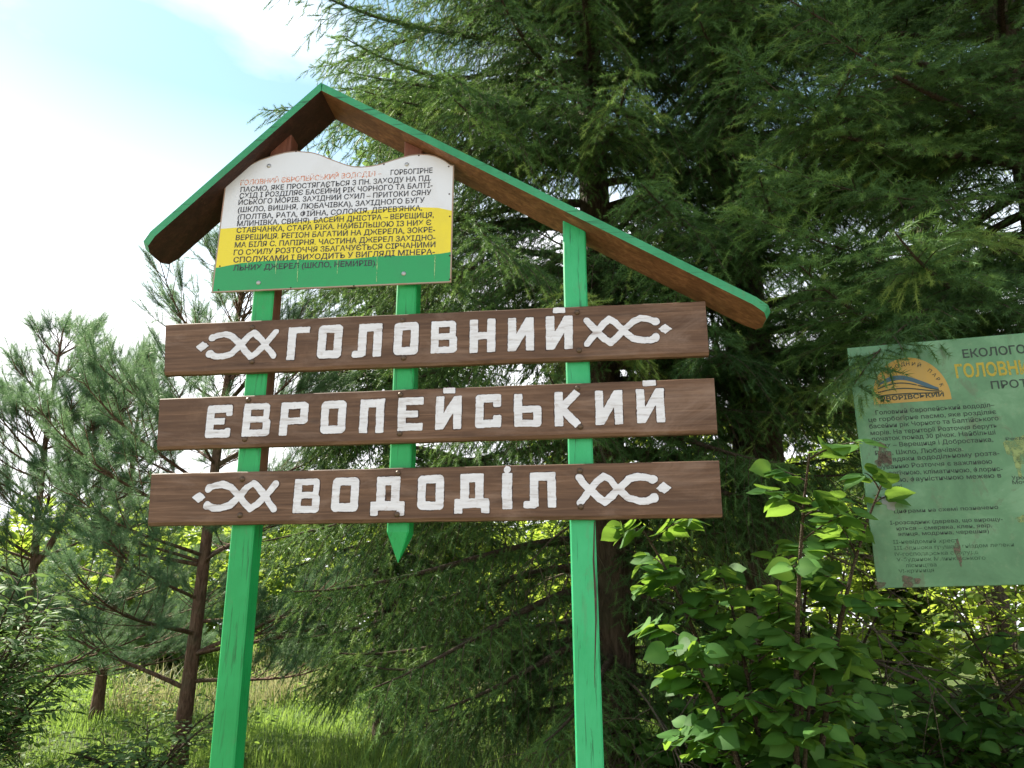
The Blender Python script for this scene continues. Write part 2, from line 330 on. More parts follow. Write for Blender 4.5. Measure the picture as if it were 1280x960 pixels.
# ================================================================ the carved wooden sign
S_YAW = R_(-6.0); S_ORG = np.array([-.30, 3.20, 0.])
S_D = np.array([math.cos(S_YAW), math.sin(S_YAW), 0]); S_N = np.array([-math.sin(S_YAW), math.cos(S_YAW), 0])
def plane_uv(px, py, off, org, D, N):                # photograph pixel -> local (u, v) on a vertical plane 'off' behind the origin
    d = ray(px, py); o = np.array([0, 0, CAM_Z]); k = ((org + N * off - o) @ N) / (d @ N); p = o + d * k - org
    return p @ D, p[2]
suv = lambda px, py, off=0.: plane_uv(px, py, off, S_ORG, S_D, S_N)
sign = tag(empty('wooden_sign', S_ORG, S_YAW), 'tall wooden sign with three brown lettered boards on green posts under a gabled roof', 'sign')
BT = .032                                            # board thickness, front face at y = 0
boards = [((207.3, 405.5), (205, 468.5), (886.5, 443.5), (881.5, 376)), ((199.7, 498.3), (195.7, 561.7), (897, 541), (892.5, 472.5)), ((189.5, 592), (184.3, 657), (903.3, 646), (898.8, 575.5))]
rows = [[('Г', 358, 384, 409.5, 450), ('О', 396, 426, 407, 448.5), ('Л', 440, 476, 405.5, 447), ('О', 492, 522, 403.8, 444), ('В', 538.5, 571, 401.8, 442), ('Н', 587, 619, 399.5, 441), ('И', 635, 667.5, 397.5, 439), ('Й', 683, 716, 395.5, 437)],
        [('Є', 256, 287, 507, 547.5), ('В', 302, 336, 504.8, 546), ('Р', 349, 383, 503.5, 544.5), ('О', 400, 431, 501.8, 542.5), ('П', 449, 479, 499.5, 541.5), ('Е', 497, 528, 497.5, 539), ('Й', 544.5, 576.5, 495.5, 537), ('С', 594.5, 626, 493.5, 535), ('Ь', 643, 676.5, 492.5, 534), ('К', 694, 727, 490, 533), ('И', 745, 779, 488.5, 531), ('Й', 797, 831.5, 486.5, 529)],
        [('В', 366, 398.5, 599, 641.5), ('О', 414, 447, 597.5, 639.5), ('Д', 463, 505, 596.5, 645), ('О', 522, 554, 594.5, 637.5), ('Д', 568, 611, 592.5, 642), ('І', 628, 640, 592, 636.5), ('Л', 655, 695, 591, 635.5)]]
orn = {0: [((248, 346), (415, 448.5), 1), ((730.5, 837.5), (396.5, 430), -1)], 2: [((243, 347), (603, 638.5), 1), ((721, 836), (593, 630), -1)]}
POST_U = []
for (pa, pb) in (((314.5, 340.5, 385), (288.0, 317.0, 664)), ((494, 520, 385), (487, 513, 575)), ((707.5, 737, 460), (712, 745, 665))):
    a0, a1 = suv(pa[0], pa[2], BT)[0], suv(pa[1], pa[2], BT)[0]; b0, b1 = suv(pb[0], pb[2], BT)[0], suv(pb[1], pb[2], BT)[0]
    POST_U.append(((a0, a1, pa[2]), (b0, b1, pb[2])))
def bolt(mb_parent, px, py, off, r=.0125, mat='bolt'):
    m = MB(); u, v = suv(px, py, off); dome(m, (u, off, v), r, 0, .75); return m.build('bolt', M[mat], mb_parent, True)
BOLTS = [[(315.5, 409.5), (315, 452), (503.5, 400.5), (504.5, 447.5), (721.5, 390.5), (724, 438)], [(310.5, 500), (306, 549), (500.5, 493.5), (499.5, 542), (721.5, 485.5), (725.5, 533.5)], [(303, 599), (300, 644), (497.5, 591.5), (496.5, 643), (725, 588.5), (726, 633.5)]]
for bi, cs in enumerate(boards):
    mb = MB(); q = [suv(*c) for c in cs]; TL, BL, BR, TR = q
    N = 40                                           # front corners -> slightly wavy long board with chamfered lower edge
    fr = np.linspace(0, 1, N); top = np.array([np.array(TL) * (1 - f) + np.array(TR) * f for f in fr]); bot = np.array([np.array(BL) * (1 - f) + np.array(BR) * f for f in fr])
    rs = np.random.RandomState(bi + 3); top[1:-1, 1] += rs.randn(N - 2) * .0006; bot[1:-1, 1] += rs.randn(N - 2) * .0006
    sec = lambda t, b: [(t[0], BT, t[1]), (t[0], .004, t[1]), (t[0], 0, t[1] - .004), (b[0], 0, b[1] + .012), (b[0], .008, b[1]), (b[0], BT, b[1])]
    V = np.array([sec(t, b) for t, b in zip(top, bot)]); n = 6
    F = [(i * n + k, (i + 1) * n + k, (i + 1) * n + (k + 1) % n, i * n + (k + 1) % n) for i in range(N - 1) for k in range(n)]
    mb.raw(V, quads=F)
    for e in (0, N - 1):
        c = V[e].mean(0); mb.raw(np.vstack([V[e], c]), tris=[(k, (k + 1) % n, n) for k in range(n)])
    bo = mb.build('name_board', M['board'], sign)
    bo['label'] = ['top brown board reading ГОЛОВНИЙ between two white ornaments', 'middle brown board reading ЄВРОПЕЙСЬКИЙ', 'lowest and longest brown board reading ВОДОДІЛ'][bi]
    step = .0022; xs = np.arange(min(TL[0], BL[0]), max(TR[0], BR[0]), step); zs = np.arange(min(BL[1], BR[1]), max(TL[1], TR[1]), step)
    X, Z = np.meshgrid(xs, zs); F = np.full(X.shape, -1.)
    for ch, x0, x1, yt, yb in rows[bi]:
        (u0, va), (u1, vb) = suv(x0, yb), suv(x1, yb - (x1 - x0) * .03)
        vt = suv((x0 + x1) / 2, yt)[1]; v0 = (va + vb) / 2; tilt = 0
        k = (X > u0 - .03) & (X < u1 + .03); jj = np.where(k.any(0))[0]; sl = slice(jj[0], jj[-1] + 1)
        wx = X[:, sl] + vnoise(X[:, sl], Z[:, sl], .07, 5) * .0028; wz = Z[:, sl] + vnoise(X[:, sl], Z[:, sl], .07, 9) * .0028
        F[:, sl] = np.maximum(F[:, sl], letter(ch, wx - u0, wz - v0 - (wx - u0) * .006, u1 - u0, vt - v0))
    for (xa, xb), (ya, yb), sgn in orn.get(bi, []):
        u0, u1 = suv(xa, (ya + yb) / 2)[0], suv(xb, (ya + yb) / 2)[0]; vm0 = suv(xa, yb)[1]; vt = suv((xa + xb) / 2, ya)[1]; vb = suv((xa + xb) / 2, yb)[1]
        L, H = u1 - u0, vt - vb
        P = lambda pts: [((u0 + x * L) if sgn > 0 else (u1 - x * L), vb + (1 - y) * H) for x, y in pts]
        w = .0132; Xw = X + vnoise(X, Z, .04, 21) * .006; Zw = Z + vnoise(X, Z, .045, 22) * .006
        A = P([(.17, .20), (.24, .11), (.33, .07), (.43, .18), (.54, .47), (.62, .75), (.69, .95), (.76, .80), (.86, .48), (.97, .08)])
        Bq = P([(.17, .80), (.24, .90), (.33, .90), (.44, .80), (.55, .48), (.63, .18), (.70, .04), (.77, .22), (.87, .58), (.97, .95)])
        F = np.maximum(F, np.maximum(sd_line(Xw, Zw, A, w), sd_line(Xw, Zw, Bq, w)))
        for cx, cyy, rr in ((.17, .2, .017), (.17, .8, .017)):
            c = P([(cx, cyy)])[0]; F = np.maximum(F, rr - np.hypot(Xw - c[0], Zw - c[1]))
        c = P([(.055, .5)])[0]; F = np.maximum(F, .022 - (np.abs(Xw - c[0]) * .75 + np.abs(Zw - c[1])))
        c = P([(.075, .5)])[0]; F = np.maximum(F, .015 - np.hypot(Xw - c[0], Zw - c[1]))
    F = F + vnoise(X, Z, .014, 31) * .002 + vnoise(X, Z, .005, 32) * .0018 + .0009
    m = MB(); contour_mesh(m, F, xs, zs, -.0022, .0022)
    m.build('lettering', M['white'], bo)
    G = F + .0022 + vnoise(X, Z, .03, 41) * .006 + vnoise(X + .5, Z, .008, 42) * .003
    m = MB(); contour_mesh(m, G, xs, zs, -.0008, .0008); m.build('letter_edge', M['groove'], bo)  # patchy dark rim painted as the shade of engraved letter edges
    for px, py in BOLTS[bi]: bolt(bo, px, py, -.0005)
# posts
def lin_u(pu, v):                                    # left and right edge at height v, measured at two rows
    (a0, a1, ya), (b0, b1, yb) = pu; va, vb = suv(500, ya, BT)[1], suv(500, yb, BT)[1]; f = (v - va) / (vb - va)
    w = ((a1 - a0) + (b1 - b0)) / 2; c = (a0 + a1) / 2 * (1 - f) + (b0 + b1) / 2 * f; return c - w / 2, c + w / 2
PD = .095; Y0 = BT + .002
RF = -.055; RB = .17                                  # roof front and back edge (local y)
ap = suv(401.5, 113, RF); le = suv(178, 309, RF); re = suv(962, 391, RF)   # underside line of the roof front edge
def roof_v(u): return np.interp(u, [le[0], ap[0], re[0]], [le[1], ap[1], re[1]])
for k, pu in enumerate(POST_U):
    mb = MB(); vpan = suv(330, 350, BT)[1]
    tip = k == 1
    if tip:
        z0 = suv(497, 665, BT)[1]
    else: z0 = -.25
    lv = [z0] + list(np.linspace(max(z0, .1) + .05, vpan - .05, 9)) + [vpan]; vb3 = suv(300, 650, BT)[1]
    def ring(v):
        a, b = lin_u(pu, v); cx = .006
        return [(a + cx, Y0, v), (b - cx, Y0, v), (b, Y0 + cx, v), (b, Y0 + PD - cx, v), (b - cx, Y0 + PD, v), (a + cx, Y0 + PD, v), (a, Y0 + PD - cx, v), (a, Y0 + cx, v)]
    def sweep(rings, mi, side_mi=None):
        n = 8; V = np.vstack(rings)
        for kk in range(n):
            mb.raw(V, quads=[(i * n + kk, i * n + (kk + 1) % n, (i + 1) * n + (kk + 1) % n, (i + 1) * n + kk) for i in range(len(rings) - 1)], mi=side_mi if (side_mi is not None and kk in (2, 3, 4)) else mi)
    a, b = lin_u(pu, vpan + .4); tu, tv = (a + b) / 2, None
    topring = [(x, y, roof_v(x) - .002) for x, y, _ in ring(2.5)]
    lowv = [v for v in lv if v < vb3 - .02] if k == 0 else [v for v in lv if v < vpan]
    if k == 0:
        sweep([ring(v) for v in lowv] + [ring(vb3)], 0); sweep([ring(vb3), ring(vb3 + .2), ring(vpan)], 0, 1); sweep([ring(vpan), ring(vpan + .1), topring], 1)
    elif k == 1:
        sweep([ring(v) for v in lowv] + [ring(vpan)], 0, None); sweep([ring(vpan), ring(vpan + .1), topring], 1)
        c = np.array(ring(z0)); tc = c.mean(0); tc = np.array([(c[0][0] + c[1][0]) / 2, Y0 + .03, suv(497.5, 703, BT)[1]])
        mb.raw(np.vstack([c, tc]), tris=[((q + 1) % 8, q, 8) for q in range(8)])
    else:
        sweep([ring(v) for v in lv] + [topring], 0)
    o = mb.build('post', [M['green_pale'] if k == 2 else M['green'], M['post_brown']], sign)
    o['label'] = ['saturated green left post with a brown upper end', 'short green middle post ending in a point below the boards', 'pale green right post with a long crack'][k]
    if k == 2:                                       # the long drying crack
        c = [suv(728 + q, y, BT) for q, y in ((15, 652), (14, 700), (16, 740), (17, 775), (16, 815), (15, 860))]
        cm = MB(); w = .0035
        for (p, q), f0, f1 in zip(zip(c[:-1], c[1:]), (.6, 1, 1.1, .9, .6), (1, 1.1, .9, .6, .1)):
            cm.raw([(p[0] - w * f0, Y0 - .0006, p[1]), (p[0] + w * f0, Y0 - .0006, p[1]), (q[0] + w * f1, Y0 - .0006, q[1]), (q[0] - w * f1, Y0 - .0006, q[1])], quads=[(0, 1, 2, 3)])
        cm.build('crack', M['groove'], o)
# roof: two boards meeting in a ridge, long edges painted green, ends clipped round
RT = .036
def roof_board(P0, P1, under, clip0, clip1, lab):
    d = np.array(P1) - np.array(P0); L = np.hypot(*d); d /= L; n = np.array([-d[1], d[0]]); n = n if n[1] > 0 else -n
    W = RB - RF; prof = []                           # plan outline (s along, t across) with one rounded outer end
    c = .075
    outer = [(L, 0)] if False else [(L - c, 0), (L - .02, .018), (L, .065), (L, W - .065), (L - .02, W - .018), (L - c, W)]
    plan = [(0, 0)] + outer + [(0, W)]
    top, bot = [], []
    for s, t in plan:
        k0 = (clip0 * RT if s == 0 else 0)
        b = np.array(P0) + d * s; tt = np.array(P0) + d * (s + k0) + n * RT
        bot.append((b[0], RF + t, b[1])); top.append((tt[0], RF + t, tt[1]))
    m = MB(); k = len(plan); cb = np.mean(bot, 0); ct = np.mean(top, 0)
    m.raw(bot + [cb], tris=[((i + 1) % k, i, k) for i in range(k)], mi=1)
    m.raw(top + [ct], tris=[(i, (i + 1) % k, k) for i in range(k)], mi=0)
    m.raw(bot + top, quads=[(i, (i + 1) % k, (i + 1) % k + k, i + k) for i in range(k)], mi=0)
    o = m.build('roof_board', [M['green_roof'], M[under]], sign); o['label'] = lab; return bevel(o, .003, 1)
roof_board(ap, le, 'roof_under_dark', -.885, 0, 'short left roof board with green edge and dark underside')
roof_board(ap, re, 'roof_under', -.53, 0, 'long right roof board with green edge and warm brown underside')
# information panel with its wavy top
c1 = lambda x, y, off=.012: suv(160 + x / 3.0476, 90 + y / 3.0476, off)
PY = .012
topc = [c1(*p) for p in ((365, 430), (400, 396), (450, 360), (505, 333), (560, 315), (600, 305), (640, 300), (700, 305), (735, 315), (770, 330), (830, 352), (860, 359), (890, 360), (925, 357), (960, 350), (1000, 337), (1040, 325), (1075, 316), (1110, 312), (1145, 313), (1175, 320), (1205, 335), (1232, 355))]
wyc = [c1(*p) for p in ((358, 597), (450, 590), (600, 578), (720, 562), (800, 545), (900, 528), (1000, 518), (1100, 515), (1180, 517), (1232, 528))]
ygc = [c1(*p) for p in ((343, 745), (430, 728), (520, 720), (640, 715), (760, 716), (850, 712), (950, 702), (1050, 700), (1130, 697), (1190, 692), (1232, 685))]
botc = [c1(*p) for p in ((332, 840), (1232, 801))]
ip = lambda u, c: np.interp(u, [p[0] for p in c], [p[1] for p in c])
ua, ub = (topc[0][0] + botc[0][0]) / 2, (topc[-1][0] + botc[1][0]) / 2
us = np.linspace(0, 1, 90); m = MB(); e = .006
U = ua + us * (ub - ua); cols = []
for u in U: cols.append([ip(u, botc), ip(u, botc) + e, ip(u, ygc), ip(u, wyc), ip(u, topc) - e, ip(u, topc)])
cols = np.array(cols)
for k, mi in ((0, 3), (1, 2), (2, 1), (3, 0), (4, 3)):
    V = np.concatenate([np.stack([U, np.full(90, PY), cols[:, k]], -1), np.stack([U, np.full(90, PY), cols[:, k + 1]], -1)])
    m.raw(V, quads=[(i, i + 1, 91 + i, 90 + i) for i in range(89)], mi=mi)
for k, (i0, sg) in enumerate(((0, 1), (89, -1))):    # side trim, butted outside the sheet
    u = U[i0]; x0, x1 = sorted((u, u - sg * e))
    m.hexa([(x0, PY, cols[i0, 0]), (x1, PY, cols[i0, 0]), (x1, PY + .006, cols[i0, 0]), (x0, PY + .006, cols[i0, 0])], [(x0, PY, cols[i0, 5]), (x1, PY, cols[i0, 5]), (x1, PY + .006, cols[i0, 5]), (x0, PY + .006, cols[i0, 5])], mi=3)
BK = .008
m.raw(np.concatenate([np.stack([U, np.full(90, PY + BK), cols[:, 0]], -1), np.stack([U, np.full(90, PY + BK), cols[:, 5]], -1)]), quads=[(i + 1, i, 90 + i, 91 + i) for i in range(89)], mi=3)
for k in (0, 5): m.raw(np.concatenate([np.stack([U, np.full(90, PY), cols[:, k]], -1), np.stack([U, np.full(90, PY + BK), cols[:, k]], -1)]), quads=[(i, i + 1, 91 + i, 90 + i) for i in range(89)], mi=3)
panel = m.build('info_panel', [M['p_white'], M['p_yellow'], M['p_green'], M['p_edge']], sign)
for px, py in ((162, 32), (165, 60)): pass
# spacers behind the panel carry it on the posts
for pu in POST_U[:2]:
    a, b = lin_u(pu, 2.75)
    for v in (botc[0][1] + .1, botc[0][1] + .42): sp = MB(); sp.hexa([(a + .01, PY + BK, v), (b - .01, PY + BK, v), (b - .01, Y0 + .001, v), (a + .01, Y0 + .001, v)], [(a + .01, PY + BK, v + .05), (b - .01, PY + BK, v + .05), (b - .01, Y0 + .001, v + .05), (a + .01, Y0 + .001, v + .05)]); sp.build('spacer', M['post_brown'], panel)
TXT = [("ПАСМО, ЯКЕ ПРОСТЯГАЄТЬСЯ З ПН. ЗАХОДУ НА ПД.", 428, 1155, 458, 413), ("СХІД І РОЗДІЛЯЄ БАСЕЙНИ РІК ЧОРНОГО ТА БАЛТІ-", 424, 1160, 482, 440),
       ("ЙСЬКОГО МОРІВ. ЗАХІДНИЙ СХИЛ – ПРИТОКИ СЯНУ", 420, 1155, 507, 468), ("(ШКЛО, ВИШНЯ, ЛЮБАЧІВКА), ЗАХІДНОГО БУГУ", 418, 1130, 535, 497),
       ("(ПОЛТВА, РАТА, ФІЙНА, СОЛОКІЯ, ДЕРЕВ'ЯНКА,", 417, 1120, 563, 527), ("МЛИНІВКА, СВИНЯ). БАСЕЙН ДНІСТРА – ВЕРЕЩИЦЯ,", 415, 1165, 588, 554),
       ("СТАВЧАНКА, СТАРА РІКА. НАЙБІЛЬШОЮ ІЗ НИХ Є", 413, 1155, 613, 583), ("ВЕРЕЩИЦЯ. РЕГІОН БАГАТИЙ НА ДЖЕРЕЛА, ЗОКРЕ-", 410, 1170, 641, 610),
       ("МА БІЛЯ С. ПАПІРНЯ. ЧАСТИНА ДЖЕРЕЛ ЗАХІДНО-", 406, 1171, 669, 640), ("ГО СХИЛУ РОЗТОЧЧЯ ЗБАГАЧУЄТЬСЯ СІРЧАНИМИ", 402, 1171, 698, 667),
       ("СПОЛУКАМИ І ВИХОДИТЬ У ВИГЛЯДІ МІНЕРА-", 401, 1169, 726, 694), ("ЛЬНИХ ДЖЕРЕЛ (ШКЛО, НЕМИРІВ).", 400, 948, 757, 737)]
m = MB(); ch = .72 * (c1(700, 435)[1] - c1(700, 741)[1]) / 11; yt = PY - .0012
for s, xa, xb, y0, y1 in TXT:
    (u0, v0), (u1, v1) = c1(xa, y0), c1(xb, y1); put_text(m, s, u0, u1, v0, v1, ch, yt, 0, .016)
(u0, v0), (u1, v1) = c1(1000, 393), c1(1160, 384); put_text(m, "ГОРБОГІРНЕ", u0, u1, v0, v1, ch, yt, 0, .016)
(u0, v0), (u1, v1) = c1(428, 432), c1(965, 395); put_text(m, "ГОЛОВНИЙ ЄВРОПЕЙСЬКИЙ ВОДОДІЛ –", u0, u1, v0, v1, ch, yt, 1, .014)
for x, y0, y1 in ((398 + 58, 728, 742), (648, 715, 800), (800, 716, 770), (950, 703, 800), (1170, 700, 790), (565, 720, 770)):
    (u0, v0), (u1, v1) = c1(x, y0), c1(x - 3, y1); m.raw([(u0 - .003, yt, v0), (u0 + .003, yt, v0), (u1 + .001, yt, v1), (u1 - .001, yt, v1)], quads=[(0, 1, 2, 3)], mi=2)
m.build('lettering', [M['ink'], M['ink_red'], M['streak']], panel)
for x, y in ((537, 358), (1062, 352), (497, 803), (1050, 768)):
    b = MB(); u, v = c1(x, y); dome(b, (u, PY - .0006, v), .011); b.build('bolt', M['zinc'], panel, True)
for x, y in ((375, 432), (640, 303), (765, 322), (975, 352), (1108, 318), (1222, 360), (1224, 465), (1226, 550), (1226, 700), (1226, 790), (350, 740), (345, 830), (620, 822), (860, 815)):
    nm = MB(); u, v = c1(x, y); dome(nm, (u, PY - .0006, v), .004); nm.build('tack', M['groove'], panel)
# ================================================================ the green information board
G_YAW = R_(-15.2); G_ORG = at(1077, 580, 3.55); G_ORG[2] = 0
G_D = np.array([math.cos(G_YAW), math.sin(G_YAW), 0]); G_N = np.array([-math.sin(G_YAW), math.cos(G_YAW), 0])
guv = lambda px, py, off=0.: plane_uv(px, py, off, G_ORG, G_D, G_N)
g1 = lambda x, y, off=-.0012: guv(1040 + x / 5.3333, 400 + y / 5.3333, off)        # crop of the upper half
g2 = lambda x, y, off=-.0012: guv(1040 + x / 5.3333, 570 + y / 5.3333, off)        # crop of the lower half
def green_board_mat():
    t = NT('weathered_green_enamel'); n = t.noise(t.obj((4, 4, 4)), 1, 8, .65, .5); n2 = t.noise(t.obj((26, 26, 26)), 1, 7, .7); n3 = t.noise(t.obj((11, 11, 7)), 1, 6, .7, 1)
    c = t.ramp(n, [(.3, (.055, .145, .065)), (.5, (.085, .205, .098)), (.68, (.15, .29, .16))])
    c = t.mix(t.math('MULTIPLY', t.ramp(n2, [(.55, (0, 0, 0)), (.7, (1, 1, 1))]), .45), c, (.16, .24, .13))
    c = t.mix(t.math('MULTIPLY', t.ramp(n3, [(.56, (0, 0, 0)), (.66, (1, 1, 1))]), .6), c, (.09, .12, .065))
    c = t.mix(t.math('MULTIPLY', t.ramp(n3, [(.26, (1, 1, 1)), (.34, (0, 0, 0))]), .5), c, (.26, .38, .27))
    return t.done(t.pbsdf(c, .42, .4, n2, .15, .002))
M['g_board'] = green_board_mat()
M['g_ink'] = inkmat('faded_board_lettering', (.03, .045, .035), .55, .74, 45)
M['g_ink2'] = inkmat('very_faded_board_lettering', (.04, .09, .05), .44, .66, 40)
M['g_yellow'] = inkmat('yellow_board_lettering', (.34, .27, .035), .54, .76, 50)
M['g_logo'] = panelmat('ochre_emblem', (.36, .22, .03), (.24, .19, .05), .7)
M['g_map'] = inkmat('pale_map_paint', (.22, .29, .11), .42, .66, 30)
M['rust'] = inkmat('rust_patch', (.11, .085, .06), .42, .66, 30)
M['patch'] = inkmat('bare_grey_patch', (.27, .30, .30), .62, .8, 30)
def post_mat(): return bark('grey_brown_post', (.03, .022, .014), (.07, .05, .035), (.12, .09, .065), (40, 40, 4))
M['old_post'] = post_mat()
gboard = tag(empty('information_board', (*G_ORG[:2], 0), G_YAW), 'weathered pale green board with faded dark text and an ochre half round emblem', 'information board')
q0, q1 = guv(1059, 435), guv(1097, 735.5); r0, r1 = guv(1280, 416), guv(1280, 731)
gu0 = (q0[0] + q1[0]) / 2; gv1 = q0[1]; gv0 = q1[1]; sl_t = (r0[1] - q0[1]) / (r0[0] - q0[0]); sl_b = (r1[1] - q1[1]) / (r1[0] - q1[0])
GW = 1.62; gu1 = gu0 + GW
m = MB(); m.hexa([(q1[0], 0, gv0), (gu1, 0, gv0 + sl_b * GW), (gu1, .012, gv0 + sl_b * GW), (q1[0], .012, gv0)], [(q0[0], 0, gv1), (gu1, 0, gv1 + sl_t * GW), (gu1, .012, gv1 + sl_t * GW), (q0[0], .012, gv1)])
sheet = bevel(m.build('board_sheet', M['g_board'], gboard), .003, 2)
for uu in (gu0 + .98, gu1 - .10):
    m = MB(); m.tube([(uu, .065, z) for z in np.linspace(-.2, 2.55, 9)], [.05, .05, .048, .047, .046, .046, .045, .044, .043], 10)
    m.build('post', M['old_post'], gboard, True)
for zz in (gv0 + .12, gv1 - .2):
    m = MB(); m.hexa([(gu0 + .25, .0125, zz), (gu1 - .02, .0125, zz), (gu1 - .02, .03, zz), (gu0 + .25, .03, zz)], [(gu0 + .25, .0125, zz + .06), (gu1 - .02, .0125, zz + .06), (gu1 - .02, .03, zz + .06), (gu0 + .25, .03, zz + .06)])
    m.build('rail', M['old_post'], gboard)
m = MB(); yt = -.0012
def gt(f, s, xa, xb, y0, y1, h, mi=0, bold=.012):
    (u0, v0), (u1, v1) = f(xa, y0), f(xb, y1); put_text(m, s, u0, u1, v0, v1, h, yt, mi, bold)
gt(g1, "ЕКОЛОГО-ПІЗНАВАЛЬНА", 875, 2010, 253, 160, .040, 0, .02)
gt(g1, "ГОЛОВНИЙ", 830, 1400, 385, 350, .062, 2, .03)
gt(g1, "ПРОТЯЖНІСТЬ", 1065, 1760, 460, 415, .036, 0, .014)
for s, xa, xb, y0, y1 in (("Головний Європейський вододіл–", 292, 1085, 632, 578), ("це горбогірне пасмо, яке розділяє", 245, 1097, 680, 625), ("басейни рік Чорного та Балтійського", 250, 1112, 724, 668),
                          ("морів. На території Розточчя беруть", 258, 1103, 768, 718), ("початок понад 30 річок. Найбільші", 268, 1092, 808, 762), ("з них – Верещиця і Добростанка,", 275, 1076, 853, 810), ("Рата, Шкло, Любачівка.", 290, 877, 902, 874), ("Завдяки вододільному розта-", 345, 1118, 946, 900)):
    gt(g1, s, xa, xb, y0, y1, .0205)
for s, xa, xb, y0, y1 in (("шуванню Розточчя є важливою", 298, 1070, 88, 50), ("геологічною, кліматичною, флорис-", 303, 1140, 132, 98), ("тичною, фауністичною межею в", 312, 1130, 178, 143), ("Європі.", 315, 480, 224, 219)):
    gt(g2, s, xa, xb, y0, y1, .0205)
for s, xa, xb, y0, y1 in (("Цифрами на схемі позначено", 415, 1110, 382, 352), ("І-розсадник (дерева, що вирощу-", 388, 1140, 458, 432), ("ються – смерека, клен, явір,", 432, 1068, 497, 474), ("ялиця, модрина, черешня)", 442, 1048, 533, 512),
                          ("ІІ-невідомий хрест", 408, 842, 586, 574), ("ІІІ-одинока груша з гніздом лелеки", 415, 1215, 627, 602), ("IV-господарська споруда", 420, 975, 667, 652), ("V-будинок Млинківського", 432, 1025, 703, 690), ("лісництва", 492, 698, 742, 736), ("VI-криниця", 445, 682, 780, 772)):
    gt(g2, s, xa, xb, y0, y1, .0165, 3 if 'ІІ' in s or 'V' in s or 'ліс' in s else 0, .008)
gt(g1, "Рекреаційна", 1160, 1460, 803, 782, .013, 0, .006); gt(g2, "Урочище", 1200, 1400, 158, 150, .016); gt(g2, "Мочари", 1205, 1380, 188, 180, .016)
m.build('lettering', [M['g_ink'], M['g_ink'], M['g_yellow'], M['g_ink2']], sheet)
# ochre emblem: half disc, waves, arc of letters
lg = MB(); (ea, va), (eb, vb) = g1(282, 560), g1(797, 522); ec = (ea + eb) / 2; er = (eb - ea) / 2; ev = g1(540, 545)[1]; eh = (g1(545, 247)[1] - ev)
an = np.linspace(0, np.pi, 40)
P = np.stack([ec + er * np.cos(an), np.full(40, -.0008), ev + .02 + (eh - .02) * np.sin(an)], -1)
P = np.vstack([P, [[ec - er, -.0008, ev]], [[ec + er, -.0008, ev]]]); P = np.vstack([P, [[ec, -.0008, ev + .02]]])
lg.raw(P, tris=[(i, 42, (i + 1) % 42) for i in range(42)], mi=0)
def wave(x, k): return ev + eh * (.40 + .16 * math.sin((x - .05) * 5.2) * (1 - .3 * k) - .075 * k)
for k, w in ((0, .022), (1, .006), (2, .006), (3, .006)):
    xs = np.linspace(.07 if k else .1, .86, 40); uu = ea + xs * (eb - ea); vv = np.array([wave(x, k) for x in xs]); ww = w * (np.clip(np.minimum(xs - .05, .9 - xs) * 6, .15, 1) if k == 0 else 1) / 2
    V = np.concatenate([np.stack([uu, np.full(40, -.0016), vv - ww], -1), np.stack([uu, np.full(40, -.0016), vv + ww], -1)]); lg.raw(V, quads=[(i, i + 1, 41 + i, 40 + i) for i in range(39)], mi=2 if k == 0 else 1)
sv, st = yt, None
yt = -.0016; m = lg; gt(g1, "ЯВОРІВСЬКИЙ", 322, 748, 542, 508, .021, 1, .03); yt = sv
arc = "ПРИРОДНИЙ ПАРК"
for i, chx in enumerate(arc):
    if chx == ' ': continue
    a = math.pi * (1 - (.18 + .72 * i / (len(arc) - 1))); V, T = text_arrays(chx, .015); s = .017 / .727; V = (V - [V[:, 0].mean(), 0]) * s
    ro = a - math.pi / 2; cx, cz = ec + er * .80 * math.cos(a), ev + .02 + (eh - .02) * .80 * math.sin(a)
    lg.add(np.stack([cx + V[:, 0] * math.cos(ro) - V[:, 1] * math.sin(ro), np.full(len(V), -.0016), cz + V[:, 0] * math.sin(ro) + V[:, 1] * math.cos(ro)], -1), T, 1)
M['g_blue'] = inkmat('faded_blue_wave', (.05, .10, .13), .6, .8); lg.build('emblem', [M['g_logo'], M['g_ink'], M['g_blue']], sheet)
def blob(c, rx, rz, mi, y=-.0014, seed=1):
    rs = np.random.RandomState(seed); n = 30; a = np.linspace(0, 2 * np.pi, n, endpoint=False); rr = 1 + .25 * np.sin(a * 3 + rs.rand() * 6) + .12 * np.sin(a * 7 + rs.rand() * 6)
    pt = MB(); pt.raw(np.vstack([np.stack([c[0] + rx * rr * np.cos(a), np.full(n, y), c[1] + rz * rr * np.sin(a)], -1), [[c[0], y, c[1]]]]), tris=[(i, (i + 1) % n, n) for i in range(n)]); pt.build('worn_patch', [M['rust'], M['patch'], M['g_map']][mi], sheet)
blob(g1(345, 900, 0), .028, .05, 0, -.0020, 2); blob(g2(340, 30, 0), .03, .03, 0, -.0020, 3); blob(g2(385, 305, 0), .030, .033, 1, -.0018, 4)
blob(g2(520, 835, 0), .035, .022, 0, -.0018, 5); blob(g2(320, 860, 0), .02, .016, 0, -.0018, 7); blob(g2(840, 640, 0), .012, .05, 0, -.0020, 8); blob(g1(1250, 860, 0), .05, .06, 2, -.0010, 6)
blob(g2(1240, 60, 0), .012, .05, 2, -.0010, 9); blob(g2(1290, 420, 0), .03, .022, 2, -.0010, 10)
